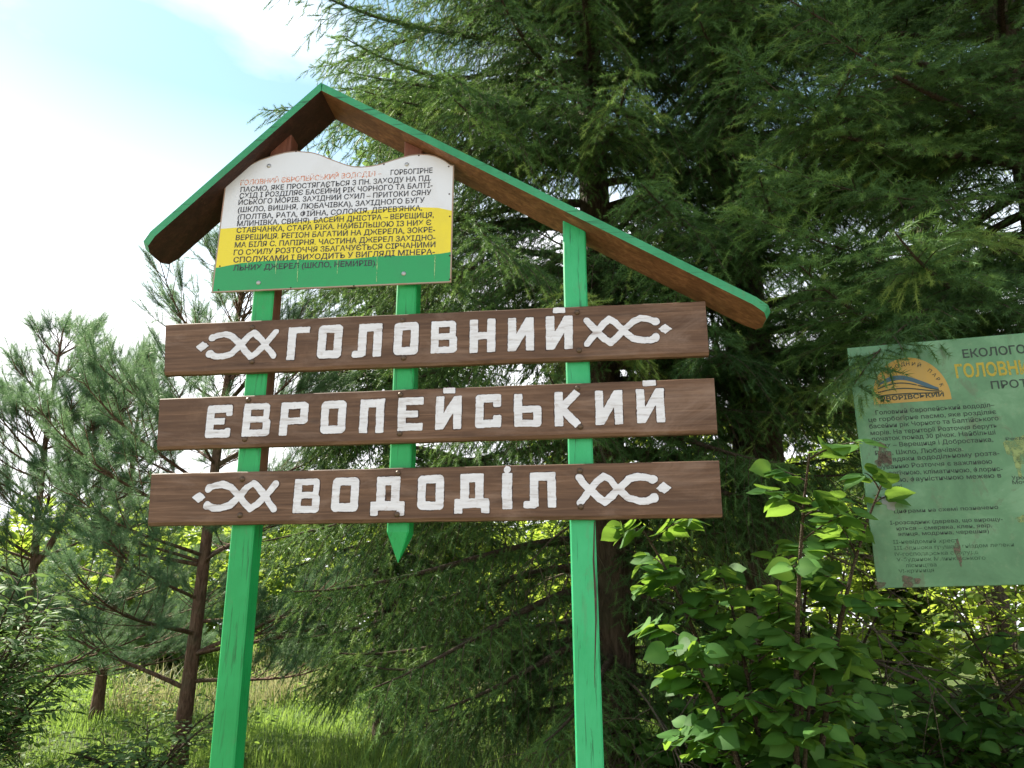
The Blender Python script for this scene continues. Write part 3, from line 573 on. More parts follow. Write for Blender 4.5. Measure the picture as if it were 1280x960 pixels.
# ================================================================ vegetation
UPV = np.array([0, 0, 1.])
def unit(v): return v / (np.linalg.norm(v, axis=-1, keepdims=True) + 1e-9)
def shoot_template(rs, n, nl, nw, ang0, ang1, t0=.03, flat=.0, core=0):     # needles round an axis of length 1 along x, needle lengths nl in the same unit
    V = np.zeros((n, 3, 3)); t = t0 + (1 - t0) * (np.arange(n) + rs.rand(n)) / n; ph = rs.rand(n) * 2 * np.pi
    if flat: ph = np.where(np.sin(ph) < 0, ph + flat * np.cos(ph) , ph)
    an = R_(ang0) + (R_(ang1) - R_(ang0)) * (.75 * t + .25 * rs.rand(n)); an = np.where(t > .93, an * .5, an)
    D = np.stack([np.cos(an), np.sin(an) * np.cos(ph), np.sin(an) * np.sin(ph)], -1); S = unit(np.cross(D, rs.randn(n, 3)))
    L = nl * (.75 + .45 * rs.rand(n)); B = np.stack([t, np.zeros(n), np.zeros(n)], -1)
    V[:, 0] = B - S * nw / 2; V[:, 1] = B + S * nw / 2; V[:, 2] = B + D * L[:, None]
    if core:
        an = np.arange(5) * 2 * np.pi / 4; r = np.stack([np.full(5, .38), core * np.cos(an), core * np.sin(an)], -1); K = []
        for i in range(4): K += [[(0, 0, 0), r[i + 1], r[i]], [(1.0, 0, 0), r[i], r[i + 1]]]
        V = np.concatenate([V, np.array(K, float)])
    return V.reshape(-1, 3)
def place_shoots(mb, temps, O, D, S, rnd, rs, mi=0):                # O origins, D unit directions, S lengths
    O, D, S, rnd = map(np.asarray, (O, D, S, rnd)); up = UPV + rs.randn(len(D), 3) * .35
    Yv = unit(np.cross(up, D)); Zv = np.cross(D, Yv); Rm = np.stack([D, Yv, Zv], -1); pick = rs.randint(len(temps), size=len(O))
    for k, T in enumerate(temps):
        q = np.where(pick == k)[0]
        if not len(q): continue
        V = np.einsum('nij,vj->nvi', Rm[q], T) * S[q][:, None, None] + O[q][:, None]
        mb.add(V.reshape(-1, 3), np.arange(V.shape[0] * V.shape[1]).reshape(-1, 3), mi, np.repeat(np.clip(rnd[q] , 0, 1), V.shape[1]))
_rs = np.random.RandomState(7)
SP_NEAR = [shoot_template(_rs, 62, .235, .026, 74, 44, core=.035) for _ in range(6)]
SP_FAR = [shoot_template(_rs, 22, .22, .05, 70, 40, core=.05) for _ in range(4)]
PN = [shoot_template(_rs, 120, .32, .012, 88, 30, .08, core=.02) for _ in range(6)]
M['spruce_bark'] = bark('spruce_bark', (.028, .020, .014), (.075, .052, .036), (.14, .10, .072))
M['pine_bark'] = bark('pine_bark', (.045, .026, .017), (.12, .068, .045), (.20, .13, .09))
M['twig'] = bark('twig_bark', (.04, .028, .018), (.085, .06, .04), (.14, .11, .08), (60, 60, 60))
M['dead'] = bark('dead_twig', (.10, .08, .055), (.18, .145, .10), (.26, .21, .15), (60, 60, 60))
M['spruce'] = leafmat('spruce_needles', [(0, (.034, .082, .026)), (.45, (.078, .165, .048)), (.8, (.14, .25, .06)), (1, (.26, .36, .085))], (.22, .34, .06), .32, .55, .25)
M['pine'] = leafmat('pine_needles', [(0, (.05, .115, .055)), (.5, (.10, .20, .095)), (1, (.20, .32, .15))], (.20, .30, .12), .38, .5, .3)
def curve(p, d, L, n, sag, up=0., bend=None):
    t = np.linspace(0, 1, n)[:, None]; P = p + d * L * t + UPV * L * (-sag * t ** 2 + up * t ** 3)
    return P if bend is None else P + bend * L * t ** 2
def trunk(mb, base, H, r0, rs, ns=14, lean=(0, 0), top=.02):
    n = 24; z = np.linspace(-.15, H, n); t = np.clip(z / H, 0, 1)
    P = np.stack([base[0] + lean[0] * t + .04 * np.sin(t * 7 + rs.rand() * 6) * t, base[1] + lean[1] * t, base[2] + z], -1)
    mb.tube(P, r0 * (1 - t) ** .85 + top * t + r0 * .35 * np.exp(-np.clip(z, 0, 9) * 4), ns, 0, None); return P
def spruce(base, H, r0, radius, seed, label, zmin, zmax, dz=.17, az_dense=None, dead=(0, 0), near=True, clip=None, group='spruces behind the signs', nper=(3, 4), scale=1.0, hang=1.0, extra=()):
    rs = np.random.RandomState(seed); base = np.array([base[0], base[1], gz(base[0], base[1])])
    root = tag(empty('spruce_tree', base), label, 'tree', group)
    tb = MB(); P = trunk(tb, (0, 0, 0), H, r0, rs); cb = MB(); O, D, S, RN = [], [], [], []; O2, D2, S2, RN2 = [], [], [], []
    camd = unit(np.array([-base[0], -base[1]]))
    def grow(PB, L, back, ws=1.0):
        tb.tube(PB, np.linspace((.022 + .008 * L) * ws ** 2, .004 * ws, 12), 5, 1, None, False)
        tone = .42 + .20 * rs.randn(); n2 = int(L * .85 / (.040 if not back else .08)); T = unit(np.gradient(PB, axis=0))
        for i in range(n2):
            s = .16 + .84 * (i + rs.rand()) / n2; f = s * 11; k = min(int(f), 10); p = PB[k] + (PB[k + 1] - PB[k]) * (f - k); tg = T[k]
            side = np.cross(tg, UPV) * (1 if i % 2 else -1); d2 = unit(tg * (.35 + .5 * s + .2 * rs.rand()) + side * .8 + UPV * (-.10 + .22 * rs.randn()))
            l2 = ws * min(.55, (.10 + .36 * (1 - s) ** .8 * L) * (.55 + .75 * rs.rand()))
            m2 = 7; Q = curve(p, d2, l2, m2, hang * (.42 + .5 * rs.rand() + .35 * (1 - s)))
            if l2 > .2: cb.tube(Q, np.linspace(.004, .0015, m2), 3, 1, .5, False)
            nf = max(2, int(l2 / (.042 if not back else .065))); u = (np.arange(nf) + rs.rand(nf)) / nf; u[-1] = 1; f = u * (m2 - 1); kk = np.minimum(f.astype(int), m2 - 2)
            pf = Q[kk] + (Q[kk + 1] - Q[kk]) * (f - kk)[:, None]; tf = unit(Q[kk + 1] - Q[kk]); sg = np.where(np.arange(nf) % 2, 1., -1.)
            sd = unit(np.cross(tf, UPV)); df = unit(tf * (.75 + .3 * rs.rand(nf, 1)) + sd * (sg * (.50 + .55 * rs.rand(nf)))[:, None] + UPV * (rs.randn(nf, 1) * .30 - .16 * hang)); df[-1] = tf[-1]
            lf = (.085 + .085 * rs.rand(nf)) * (1.1 - .35 * u) * scale; rn = tone + .16 * rs.randn(nf) + .22 * (s - .6) + .18 * (u > .9)
            (O2 if back else O).append(pf); (D2 if back else D).append(df); (S2 if back else S).append(lf * (1.35 if back else 1)); (RN2 if back else RN).append(rn)
    for z0, pm, pe in extra:
        c0 = np.array([np.interp(z0, P[:, 2], P[:, 0]), np.interp(z0, P[:, 2], P[:, 1]), z0]); q = np.linspace(0, 1, 12)[:, None]; pm, pe = pm - base, pe - base
        PB = c0 * (1 - q) ** 2 + (2 * pm - (c0 + pe) / 2) * 2 * q * (1 - q) + pe * q ** 2; grow(PB, np.linalg.norm(pe - c0), False, .5)
    z = zmin
    while z < zmax:
        for _ in range(rs.randint(nper[0], nper[1] + 1)):
            az = rs.rand() * 2 * np.pi; out = np.array([math.cos(az), math.sin(az), 0]); facing = out[:2] @ camd
            zz = z + rs.rand() * dz; L = radius(zz, az) * (.72 + .4 * rs.rand())
            if L < .3: continue
            back = facing < -.25
            if back and rs.rand() < .45: continue
            c0 = np.array([np.interp(zz, P[:, 2], P[:, 0]), np.interp(zz, P[:, 2], P[:, 1]), zz])
            d = unit(out + UPV * (.02 + .12 * rs.randn() * .5)); PB = curve(c0, d, L, 12, (.50 + .2 * rs.rand()) * (.55 + .45 * hang), .34 + .1 * rs.rand(), np.cross(UPV, out) * rs.randn() * .12)
            if clip is not None and not clip(base + PB[-1]): continue
            grow(PB, L, back)
        z += dz
    if O: place_shoots(cb, SP_NEAR if near else SP_FAR, np.concatenate(O), np.concatenate(D), np.concatenate(S) * (1 if near else 1.2), np.concatenate(RN), rs)
    if O2: place_shoots(cb, SP_FAR, np.concatenate(O2), np.concatenate(D2), np.concatenate(S2), np.concatenate(RN2), rs)
    for _ in range(dead[0]):                         # bare dead lower branches
        zz = .5 + rs.rand() * dead[1]; az = rs.rand() * 6.283; out = np.array([math.cos(az), math.sin(az), 0]); L = .5 + 1.5 * rs.rand()
        Q = curve(np.array([out[0] * r0 * .8, out[1] * r0 * .8, zz]), unit(out + UPV * .1 * rs.randn()), L, 9, .25 + .3 * rs.rand()); tb.tube(Q, np.linspace(.013, .003, 9), 4, 2, None, False)
        for s in rs.rand(int(9 * L)):
            f = (.15 + .8 * s) * 8; k = int(f); p = Q[k] + (Q[min(k + 1, 8)] - Q[k]) * (f - k); d2 = unit(rs.randn(3) * .7 + out * .5 - UPV * .5)
            tb.tube(curve(p, d2, .15 + .4 * rs.rand(), 5, .4), np.linspace(.0045, .0015, 5), 3, 2, None, False)
    tb.build('trunk', [M['spruce_bark'], M['twig'], M['dead']], root, True); cb.build('crown', [M['spruce'], M['twig']], root)
    print(label, sum(len(x) for x in O), sum(len(x) for x in O2), cb.n)
    return root
def pine(base, H, r0, R, seed, label, lean=(0, 0), zmin=.7, forks=()):
    rs = np.random.RandomState(seed); base = np.array([base[0], base[1], gz(base[0], base[1])]); root = tag(empty('pine_tree', base), label, 'tree', 'young pines at the meadow edge')
    tb, cb = MB(), MB(); axes = [trunk(tb, (0, 0, 0), H, r0, rs, 12, lean, .008)]; O, D, S, RN = [], [], [], []
    for (zf, dx, dy, Hf) in forks:
        P0 = axes[0]; c0 = np.array([np.interp(zf, P0[:, 2], P0[:, j]) for j in range(3)]); t = np.linspace(0, 1, 16)[:, None]
        Pf = c0 + np.array([dx, dy, 0]) * (t ** .7) + UPV * Hf * t; tb.tube(Pf, np.linspace(r0 * .62, .008, 16), 10, 0); axes.append(Pf)
    def add(p, d, l, tone): O.append(p); D.append(d); S.append(l); RN.append(tone)
    for ai, P in enumerate(axes):
        zt = P[-1, 2]; z = zmin if ai == 0 else P[0, 2] + .3
        for _ in range(5): add(P[-1] - [0, 0, .08], unit(UPV + rs.randn(3) * .25), .20 + .1 * rs.rand(), .6)
        while z < zt - .08:
            rel = (zt - z) / H
            for q in range(rs.randint(3, 6)):
                az = rs.rand() * 6.283; out = np.array([math.cos(az), math.sin(az), 0]); L = R * (min(1, rel * 1.55) ** .8) * (.55 + .5 * rs.rand()) + .15
                if z < 1.6 and rs.rand() < .35: continue
                c0 = np.array([np.interp(z, P[:, 2], P[:, 0]), np.interp(z, P[:, 2], P[:, 1]), z + .12 * rs.rand()])
                el = .25 + .9 * (1 - rel) ** 2 + .15 * rs.randn(); Q = curve(c0, unit(out + UPV * el), L, 10, .22 * rel + .05, .20 + .12 * rs.rand(), np.cross(UPV, out) * rs.randn() * .18)
                tb.tube(Q, np.linspace(.008 + .009 * L, .004, 10), 5, 0, None, False); T = unit(np.gradient(Q, axis=0)); tone = .45 + .15 * rs.randn()
                n2 = int(4 + L * 8)
                for i in range(n2):
                    s = .30 + .70 * (i + rs.rand()) / n2; f = s * 9; k = min(int(f), 8); p = Q[k] + (Q[k + 1] - Q[k]) * (f - k)
                    sd = np.cross(T[k], UPV) * (1 if i % 2 else -1); d2 = unit(T[k] * .8 + sd * (.5 + .3 * rs.rand()) + UPV * (.25 * rs.randn() + .15)); l2 = (.10 + .38 * (1 - s) * L) * (.6 + .7 * rs.rand()) + .08
                    W = curve(p, d2, l2, 5, -.1, .1); tb.tube(W, np.linspace(.006, .003, 5), 3, 0, None, False)
                    tw = unit(np.gradient(W, axis=0)); nk = 3 + int(l2 * 10)
                    for j in range(nk):
                        u = 1 if j == 0 else .5 + .5 * rs.rand(); kk = min(int(u * 4), 3); pp = W[kk] + (W[kk + 1] - W[kk]) * (u * 4 - kk)
                        dj = unit(tw[kk] + rs.randn(3) * (.12 if j == 0 else .42) + UPV * .22); add(pp, dj, (.12 + .08 * rs.rand()), tone + .12 * rs.randn() + .1 * (j == 0))
                add(Q[-1], unit(T[-1] + UPV * .3), .20 + .08 * rs.rand(), tone + .2)
            z += .24 + .12 * rs.rand()
    place_shoots(cb, PN, np.array(O), np.array(D), np.array(S), np.array(RN), rs)
    tb.build('trunk', M['pine_bark'], root, True); cb.build('crown', M['pine'], root); print(label, len(O)); return root
# deciduous leaves
def leaf_outline(kind):
    if kind == 'heart': P = [(0, 0), (-.06, .20), (.04, .40), (.20, .49), (.38, .50), (.56, .42), (.72, .29), (.86, .13), (1.0, 0)]
    elif kind == 'narrow': P = [(0, 0), (.2, .085), (.45, .115), (.7, .085), (1, 0)]
    else: P = [(0, 0), (.2, .22), (.45, .29), (.72, .2), (1, 0)]
    P = np.array(P); n = len(P); fold = .14
    mid = np.stack([P[:, 0], np.zeros(n), -.18 * P[:, 0] ** 2 * np.ones(n)], -1); up = np.stack([P[:, 0] - .1 * P[:, 1] * (P[:, 0] < .2), P[:, 1], fold * P[:, 1] * .5 - .18 * P[:, 0] ** 2], -1)
    dn = up * [1, -1, 1]; V = np.vstack([mid, up[1:-1], dn[1:-1]]); k = n - 2; F = []
    U = lambda i: n + i - 1
    W = lambda i: n + k + i - 1
    for i in range(n - 1):
        a = [i, i + 1] + ([U(i + 1)] if 0 < i + 1 < n - 1 else []) + ([U(i)] if 0 < i < n - 1 else []); b = [i, i + 1] + ([W(i + 1)] if 0 < i + 1 < n - 1 else []) + ([W(i)] if 0 < i < n - 1 else [])
        for c, fl in ((a, 0), (b, 1)):
            c = c[::-1] if fl else c
            for j in range(1, len(c) - 1): F.append((c[0], c[j], c[j + 1]))
    return V, np.array(F)
LEAF = {k: leaf_outline(k) for k in ('heart', 'narrow', 'oval')}
LEAF_N = {'heart': [.35] * 9, 'narrow': [.2] * 5, 'oval': [.28] * 5, 'quad': []}
QUADL = (np.array([(0, 0, 0), (.45, .3, .06), (1, 0, -.1), (.45, -.3, .06)]), np.array([(0, 1, 2), (0, 2, 3)]))
def place_leaves(mb, kind, O, D, N, S, rnd, mi=0):
    V, F = QUADL if kind == 'quad' else LEAF[kind]; Y = unit(np.cross(N, D)); Z = np.cross(D, Y); Rm = np.stack([D, Y, Z], -1)
    W = np.einsum('nij,vj->nvi', Rm, V) * S[:, None, None] + O[:, None]; n, k = W.shape[:2]
    rv = np.zeros(k); rv[:len(LEAF_N[kind])] = LEAF_N[kind]
    FF = (F[None] + (np.arange(n) * k)[:, None, None]).reshape(-1, 3); mb.add(W.reshape(-1, 3), FF, mi, np.clip(np.repeat(rnd, k) + np.tile(rv, n), 0, 1))
def shrub(name, base, H, R, seed, kind, ls, mat, label, group=None, stems=7, twigs=9, per=7, cat='shrub', lean=(0, 0), droop=.25, arch=.35, toplow=.15, clip=None):
    rs = np.random.RandomState(seed); base = np.array([base[0], base[1], gz(base[0], base[1])]); root = tag(empty(name, base), label, cat, group); tb, cb = MB(), MB(); O, D, N, S, RN = [], [], [], [], []
    for i in range(stems):
        az = i * 2.4 + rs.rand(); out = np.array([math.cos(az), math.sin(az), 0]); h = H * (.6 + .45 * rs.rand()); r = R * (.35 + .75 * rs.rand())
        t = np.linspace(0, 1, 10)[:, None]; Q = out * .06 * R + out * r * t ** 1.5 + UPV * h * (t - arch * .5 * t ** 3) + np.array([lean[0], lean[1], 0]) * t ** 1.4 + rs.randn(3) * .05 * t
        tb.tube(Q, np.linspace(.010 + .0045 * H, .004, 10), 5, 0, None, False); tone = .45 + .15 * rs.randn(); T = unit(np.gradient(Q, axis=0))
        for j in range(twigs):
            s = toplow + (1 - toplow) * (j + rs.rand()) / twigs; f = s * 9; k = min(int(f), 8); p = Q[k] + (Q[k + 1] - Q[k]) * (f - k)
            a2 = rs.rand() * 6.283; d2 = unit(T[k] * .6 + np.array([math.cos(a2), math.sin(a2), .1 * rs.randn()]) * .9); l2 = (.18 + .30 * R * (1 - .4 * s)) * (.5 + .8 * rs.rand())
            W = curve(p, d2, l2, 6, droop * (.5 + rs.rand())); 
            if clip is not None and not clip(base + W[-1]): continue
            tb.tube(W, np.linspace(.005, .0018, 6), 3, 0, None, False); nk = per; u = np.clip((np.arange(nk) + rs.rand(nk)) / nk * .9 + .12, 0, 1); f = u * 5; kk = np.minimum(f.astype(int), 4); pp = W[kk] + (W[kk + 1] - W[kk]) * (f - kk)[:, None]
            tw = unit(W[kk + 1] - W[kk]); sg = np.where(np.arange(nk) % 2, 1., -1.)[:, None]; sd = unit(np.cross(tw, UPV)); dd = unit(tw * .55 + sd * sg * .85 + UPV * (rs.randn(nk, 1) * .25 - .15))
            nn = unit(UPV + out * .45 + rs.randn(nk, 3) * .40); O.append(pp + dd * ls * .25); D.append(dd); N.append(nn); S.append(ls * (.6 + .6 * rs.rand(nk))); RN.append(tone - .08 + .22 * rs.randn(nk))
    place_leaves(cb, kind, np.concatenate(O), np.concatenate(D), np.concatenate(N), np.concatenate(S), np.concatenate(RN))
    tb.build('stem', M['twig'], root, True); cb.build('foliage', M[mat], root, True); return root
M['linden'] = leafmat('linden_leaf', [(0, (.035, .10, .022)), (.5, (.062, .165, .034)), (1, (.125, .26, .06))], (.34, .50, .04), .5, .6, .2)
M['bright'] = leafmat('sunny_leaf', [(0, (.05, .11, .02)), (.5, (.10, .19, .03)), (1, (.20, .27, .045))], (.50, .60, .06), .6, .6, .2)
M['willow'] = leafmat('willow_leaf', [(0, (.05, .11, .04)), (.5, (.09, .18, .06)), (1, (.17, .27, .10))], (.28, .40, .08), .42, .6, .2)
M['herb'] = leafmat('herb_leaf', [(0, (.025, .07, .018)), (.5, (.045, .115, .028)), (1, (.10, .19, .05))], (.16, .28, .03), .35, .5, .35)
M['grass'] = leafmat('grass_blade', [(0, (.065, .13, .03)), (.5, (.12, .22, .05)), (.85, (.19, .28, .07)), (1, (.36, .33, .16))], (.36, .50, .07), .5, .6, .2)
M['dry'] = leafmat('dry_grass_blade', [(0, (.13, .20, .06)), (.5, (.24, .27, .11)), (1, (.46, .38, .24))], (.42, .36, .18), .4, .6, .25)
def ground_mat():
    t = NT('meadow_soil'); n = t.noise(t.obj((.35, .35, .35)), 1, 8, .65); n2 = t.noise(t.obj((7, 7, 7)), 1, 8, .7)
    c = t.ramp(n, [(.35, (.045, .075, .022)), (.55, (.075, .115, .03)), (.7, (.14, .14, .06))]); c = t.mix(t.ramp(n2, [(.4, (0, 0, 0)), (.65, (1, 1, 1))]), c, (.05, .055, .025))
    return t.done(t.pbsdf(c, .95, .1, n2, .8, .05))
M['ground'] = ground_mat()
def ground():
    g = np.concatenate([-np.geomspace(700, 12, 26), np.linspace(-11, 11, 45), np.geomspace(12, 700, 26)]); h = np.concatenate([-np.geomspace(300, 4, 14), np.linspace(-3, 44, 95), np.geomspace(46, 900, 26)])
    X, Y = np.meshgrid(g, h); V = np.stack([X, Y, gz(X, Y)], -1).reshape(-1, 3); nx, ny = len(g), len(h)
    i, j = np.meshgrid(np.arange(ny - 1), np.arange(nx - 1), indexing='ij'); a = (i * nx + j).ravel(); m = MB(); m.add(V, np.stack([a, a + 1, a + nx + 1, a + nx], -1)); tag(m.build('ground', M['ground'], None, True), kind='structure')
def blades(name, regions, mat, seed, label, wid=.006):
    rs = np.random.RandomState(seed); m = MB()
    for (x0, x1, y0, y1, n, h0, h1, keep) in regions:
        X = x0 + (x1 - x0) * rs.rand(n); Y = y0 + (y1 - y0) * rs.rand(n); k = np.array([True] * n) if keep is None else keep(X, Y)
        cl = vnoise(X + 50, Y + 50, .9, seed) + .5; k &= rs.rand(n) < .35 + .9 * cl; X, Y = X[k], Y[k]; n2 = len(X)
        if not n2: continue
        Hh = (h0 + (h1 - h0) * rs.rand(n2) ** 1.6) * (.6 + .8 * cl[k]); a = rs.rand(n2) * 6.283; ln = .2 + .75 * rs.rand(n2) ** 1.3; dist = np.hypot(X, Y); w = wid * np.clip(dist / 7, .7, 3) * (.6 + .8 * rs.rand(n2))
        dx, dy = np.cos(a), np.sin(a); B = np.stack([X, Y, gz(X, Y) - .02], -1); s = np.stack([-dy, dx, 0 * dx], -1) * w[:, None] / 2; D = np.stack([dx, dy, 0 * dx], -1)
        p1 = B + UPV * (Hh * .55)[:, None] + D * (Hh * ln * .25)[:, None]; p2 = B + UPV * (Hh * (1 - ln * .35))[:, None] + D * (Hh * ln * .95)[:, None]
        V = np.stack([B - s, B + s, p1 + s * .75, p1 - s * .75, p2], 1); o = np.arange(n2)[:, None] * 5
        rn = np.repeat(np.clip(.15 + .5 * cl[k] + .18 * rs.randn(n2), 0, 1), 5)
        st = m.n; m.add(V.reshape(-1, 3), o + [[0, 1, 2, 3]], 0, rn); m.f[3].append(st + o + np.array([[3, 2, 4]])); m.m[3].append(np.zeros(n2, np.int32))
    return tag(m.build(name, M[mat]), label, 'grass', kind='stuff')
# ================================================================ the planting
ground()
pa = at(765, 830, 6.4); pb = at(962, 700, 6.2)
def ra(z, az):
    left = max(0, -math.cos(az)); return np.interp(z, [0, .8, 1.2, 2.3, 5, 8, 11, 14], [.6, 1.25, 1.75, 2.15, 2.35, 2.6, 1.8, .3]) * (.85 + .25 * left) if not (z < 2.2 and math.cos(az) > .1) else .9
spruce(pa, 14, .19, ra, 11, 'broad dark spruce with hanging branches directly behind the wooden sign', .9, 11.2, .16, dead=(26, 2.0), nper=(4, 4))
spruce(pb, 15, .225, lambda z, az: np.interp(z, [0, 2.3, 5, 8, 12, 15], [.5, 1.5, 2.3, 2.4, 1.7, .3]), 23, 'spruce with thick bare lower trunk between the wooden sign and the green board', 2.75, 11, .2, dead=(22, 2.4), hang=.7)
cclip = lambda p: not (p[2] < 3.0 and p[1] < 4.6)
spruce((3.75, 5.0), 12, .2, lambda z, az: np.interp(z, [0, 2.3, 3.5, 6, 9, 12], [.8, 1.9, 2.3, 2.2, 1.4, .2]), 37, 'spruce reaching bright tips in from the upper right above the green board', 2.9, 8.6, .19, dead=(8, 1.6), clip=cclip, hang=.35, scale=1.15, extra=((4.0, at(1185, 370, 3.9), at(1068, 480, 3.42)), (5.6, at(1080, 150, 4.3), at(920, 60, 4.0)), (4.6, at(1150, 250, 4.2), at(950, 200, 4.1)), (3.7, at(1120, 330, 4.3), at(925, 265, 4.2)), (3.9, at(1200, 300, 4.0), at(1140, 345, 3.7))))
spruce(at(1242, 760, 9.2), 13, .17, lambda z, az: np.interp(z, [0, 1, 5, 9, 13], [1.6, 2.2, 2.4, 1.6, .2]), 41, 'far spruce filling the gaps behind the right hand trees', 3.2, 12, .3, near=False)
spruce((-1.4, 9.4), 8.6, .10, lambda z, az: np.interp(z, [0, .7, 2, 4, 6.5, 8.6], [.7, .95, 1.45, 1.5, .95, .1]), 43, 'smaller spruce seen through the gap under the roof of the sign', .55, 8.3, .2, near=False, nper=(4, 5))
p1 = at(240, 800, 8.0); p2 = at(35, 830, 8.6)
pine(p1[:2], 5.9, .074, 1.7, 5, 'young pine with straight brown trunk beside the left green post', lean=(.1, 0))
pine(p2[:2], 4.6, .06, 1.15, 9, 'forked young pine with two thin leaders against the pale sky', lean=(-.30, 0), forks=((1.9, .55, .2, 2.2),))
pine((-5.3, 11.0), 4.6, .07, 1.3, 15, 'bushy young pine behind the forked pine', zmin=.5)
# shrubs
shrub('willow_shrub', (-3.95, 6.2), 2.0, .75, 3, 'narrow', .10, 'willow', 'narrow leaved willow shrub in the lower left corner', None, 20, 26, 14, toplow=.05)
shrub('willow_shrub', (-3.0, 7.2), .8, .6, 4, 'oval', .065, 'willow', 'low pale leafed shrub under the pine branches', None, 10, 10, 8)
shrub('linden_shrub', (1.20, 3.95), 2.75, .45, 6, 'heart', .095, 'linden', 'young linden with large leaves at the left edge of the green board', None, 10, 14, 11, lean=(-.05, -.30), toplow=.35)
shrub('linden_shrub', (2.1, 5.2), 1.75, 1.1, 8, 'heart', .085, 'linden', 'low spreading linden in front of the thick spruce trunk', None, 15, 18, 11)
shrub('linden_shrub', (3.2, 5.1), 1.8, 1.1, 10, 'heart', .085, 'linden', 'leafy linden thicket below the green board', None, 13, 15, 9)
shrub('linden_shrub', (1.2, 6.1), 1.3, .8, 12, 'heart', .09, 'linden', 'dark leafed shrub just right of the pale green post', None, 11, 13, 9)
for k, (x, y, h, r, s) in enumerate(((1.9, 9.0, 3.3, 1.2, 51), (3.3, 9.0, 3.4, 1.3, 52), (4.9, 8.4, 2.6, 1.2, 53), (.2, 10, 3.0, 1.2, 54))):
    shrub('hazel_shrub', (x, y), h, r, s, 'oval', .10, 'bright', ['sunlit yellow green hazel seen left of the thick spruce trunk', 'sunlit yellow green hazel seen right of the thick spruce trunk', 'sunlit hazel under the right end of the green board', 'sunlit hazel glowing through dead twigs behind the middle of the sign'][k], 'sunlit hazels behind the spruces', 13, 16, 10)
bx = [(-11, 17, 3.2), (-8.6, 19, 2.6), (-6.6, 16, 2.2), (-4.6, 18, 2.9), (-2.6, 20, 3.0), (-.6, 18, 3.4), (1.6, 16, 4.0), (4, 15, 4.6), (6.6, 14, 4.4), (9.2, 13.5, 4.2), (11.5, 15, 4.0)]
lb = ['far left round bush at the end of the meadow', 'pale bush between the far left bush and the pines', 'low bush glimpsed through the forked pine', 'bush glimpsed through the needles of the left pine', 'bright bush over the dry grass beside the left post', 'bright bush behind the smaller spruce', 'yellow green bush behind the right post', 'tall bush behind the thick spruce trunk', 'tall bush left under the green board', 'tall bush behind the board post', 'farthest bush to the right of the board']
for k, ((x, y, h), l) in enumerate(zip(bx, lb)):
    shrub('meadow_bush', (x, y), h * (1.05 if x < 0 else 1.35), 1.7, 70 + k, 'quad', .22, 'bright', l, 'bushes along the far side of the meadow', 16, 24, 16, toplow=.03)
# distant broadleaf tree whose pale top shows above the roof ridge
def broadleaf(base, H, r0, R, seed, label, z0):
    rs = np.random.RandomState(seed); b = np.array([base[0], base[1], gz(*base)]); root = tag(empty('broadleaf_tree', b), label, 'tree'); tb, cb = MB(), MB(); P = trunk(tb, (0, 0, 0), H, r0, rs); O, D, N, S, RN = [], [], [], [], []
    for i in range(46):
        zz = z0 + (H - z0) * rs.rand(); az = rs.rand() * 6.28; out = np.array([math.cos(az), math.sin(az), 0]); L = R * (1 - .6 * ((zz - z0) / (H - z0)) ** 2) * (.6 + .5 * rs.rand()); c0 = np.array([np.interp(zz, P[:, 2], P[:, 0]), 0, zz])
        Q = curve(c0, unit(out + UPV * .6), L, 8, .15); tb.tube(Q, np.linspace(.03, .006, 8), 5, 0, None, False); n = 90; u = .25 + .75 * rs.rand(n); f = u * 7; k = np.minimum(f.astype(int), 6)
        O.append(Q[k] + (Q[k + 1] - Q[k]) * (f - k)[:, None] + rs.randn(n, 3) * .22); D.append(unit(rs.randn(n, 3) - UPV * .3)); N.append(unit(UPV + rs.randn(n, 3) * .6)); S.append(.09 + .06 * rs.rand(n)); RN.append(.5 + .25 * rs.randn(n))
    place_leaves(cb, 'oval', *[np.concatenate(q) for q in (O, D, N, S, RN)]); tb.build('trunk', M['twig'], root, True); cb.build('crown', M['willow'], root)
broadleaf((-1.75, 11.0), 9.6, .075, 1.5, 91, 'pale leafed tree showing beyond the ridge of the sign roof', 4.2)
# far wood closing the view behind the meadow, and an unseen sandy strip added to bounce fill light
def wood_edge():
    rs = np.random.RandomState(5); m = MB(); n = 60000; X = -50 + 100 * rs.rand(n); Y = 25 + 8 * rs.rand(n); top = (4.2 + 1.4 * np.clip((X + 2) / 10, 0, 2) + 2.2 * vnoise(X + 99, 0 * X, 3.0, 4) + 1.2 * vnoise(X + 99, Y, 1.1, 6)); h = top * rs.rand(n) ** .75
    O = np.stack([X, Y, gz(X, Y) + h], -1); a = rs.rand(n) * 6.283; D = unit(np.stack([np.cos(a), np.sin(a), .5 * rs.randn(n)], -1)); N = unit(UPV + rs.randn(n, 3) * .6)
    place_leaves(m, 'quad', O, D, N, .25 + .3 * rs.rand(n), .45 + .25 * rs.randn(n)); tag(m.build('distant_woods', M['bright']), 'sunny woodland edge far beyond the meadow', 'woodland', kind='stuff')
wood_edge()
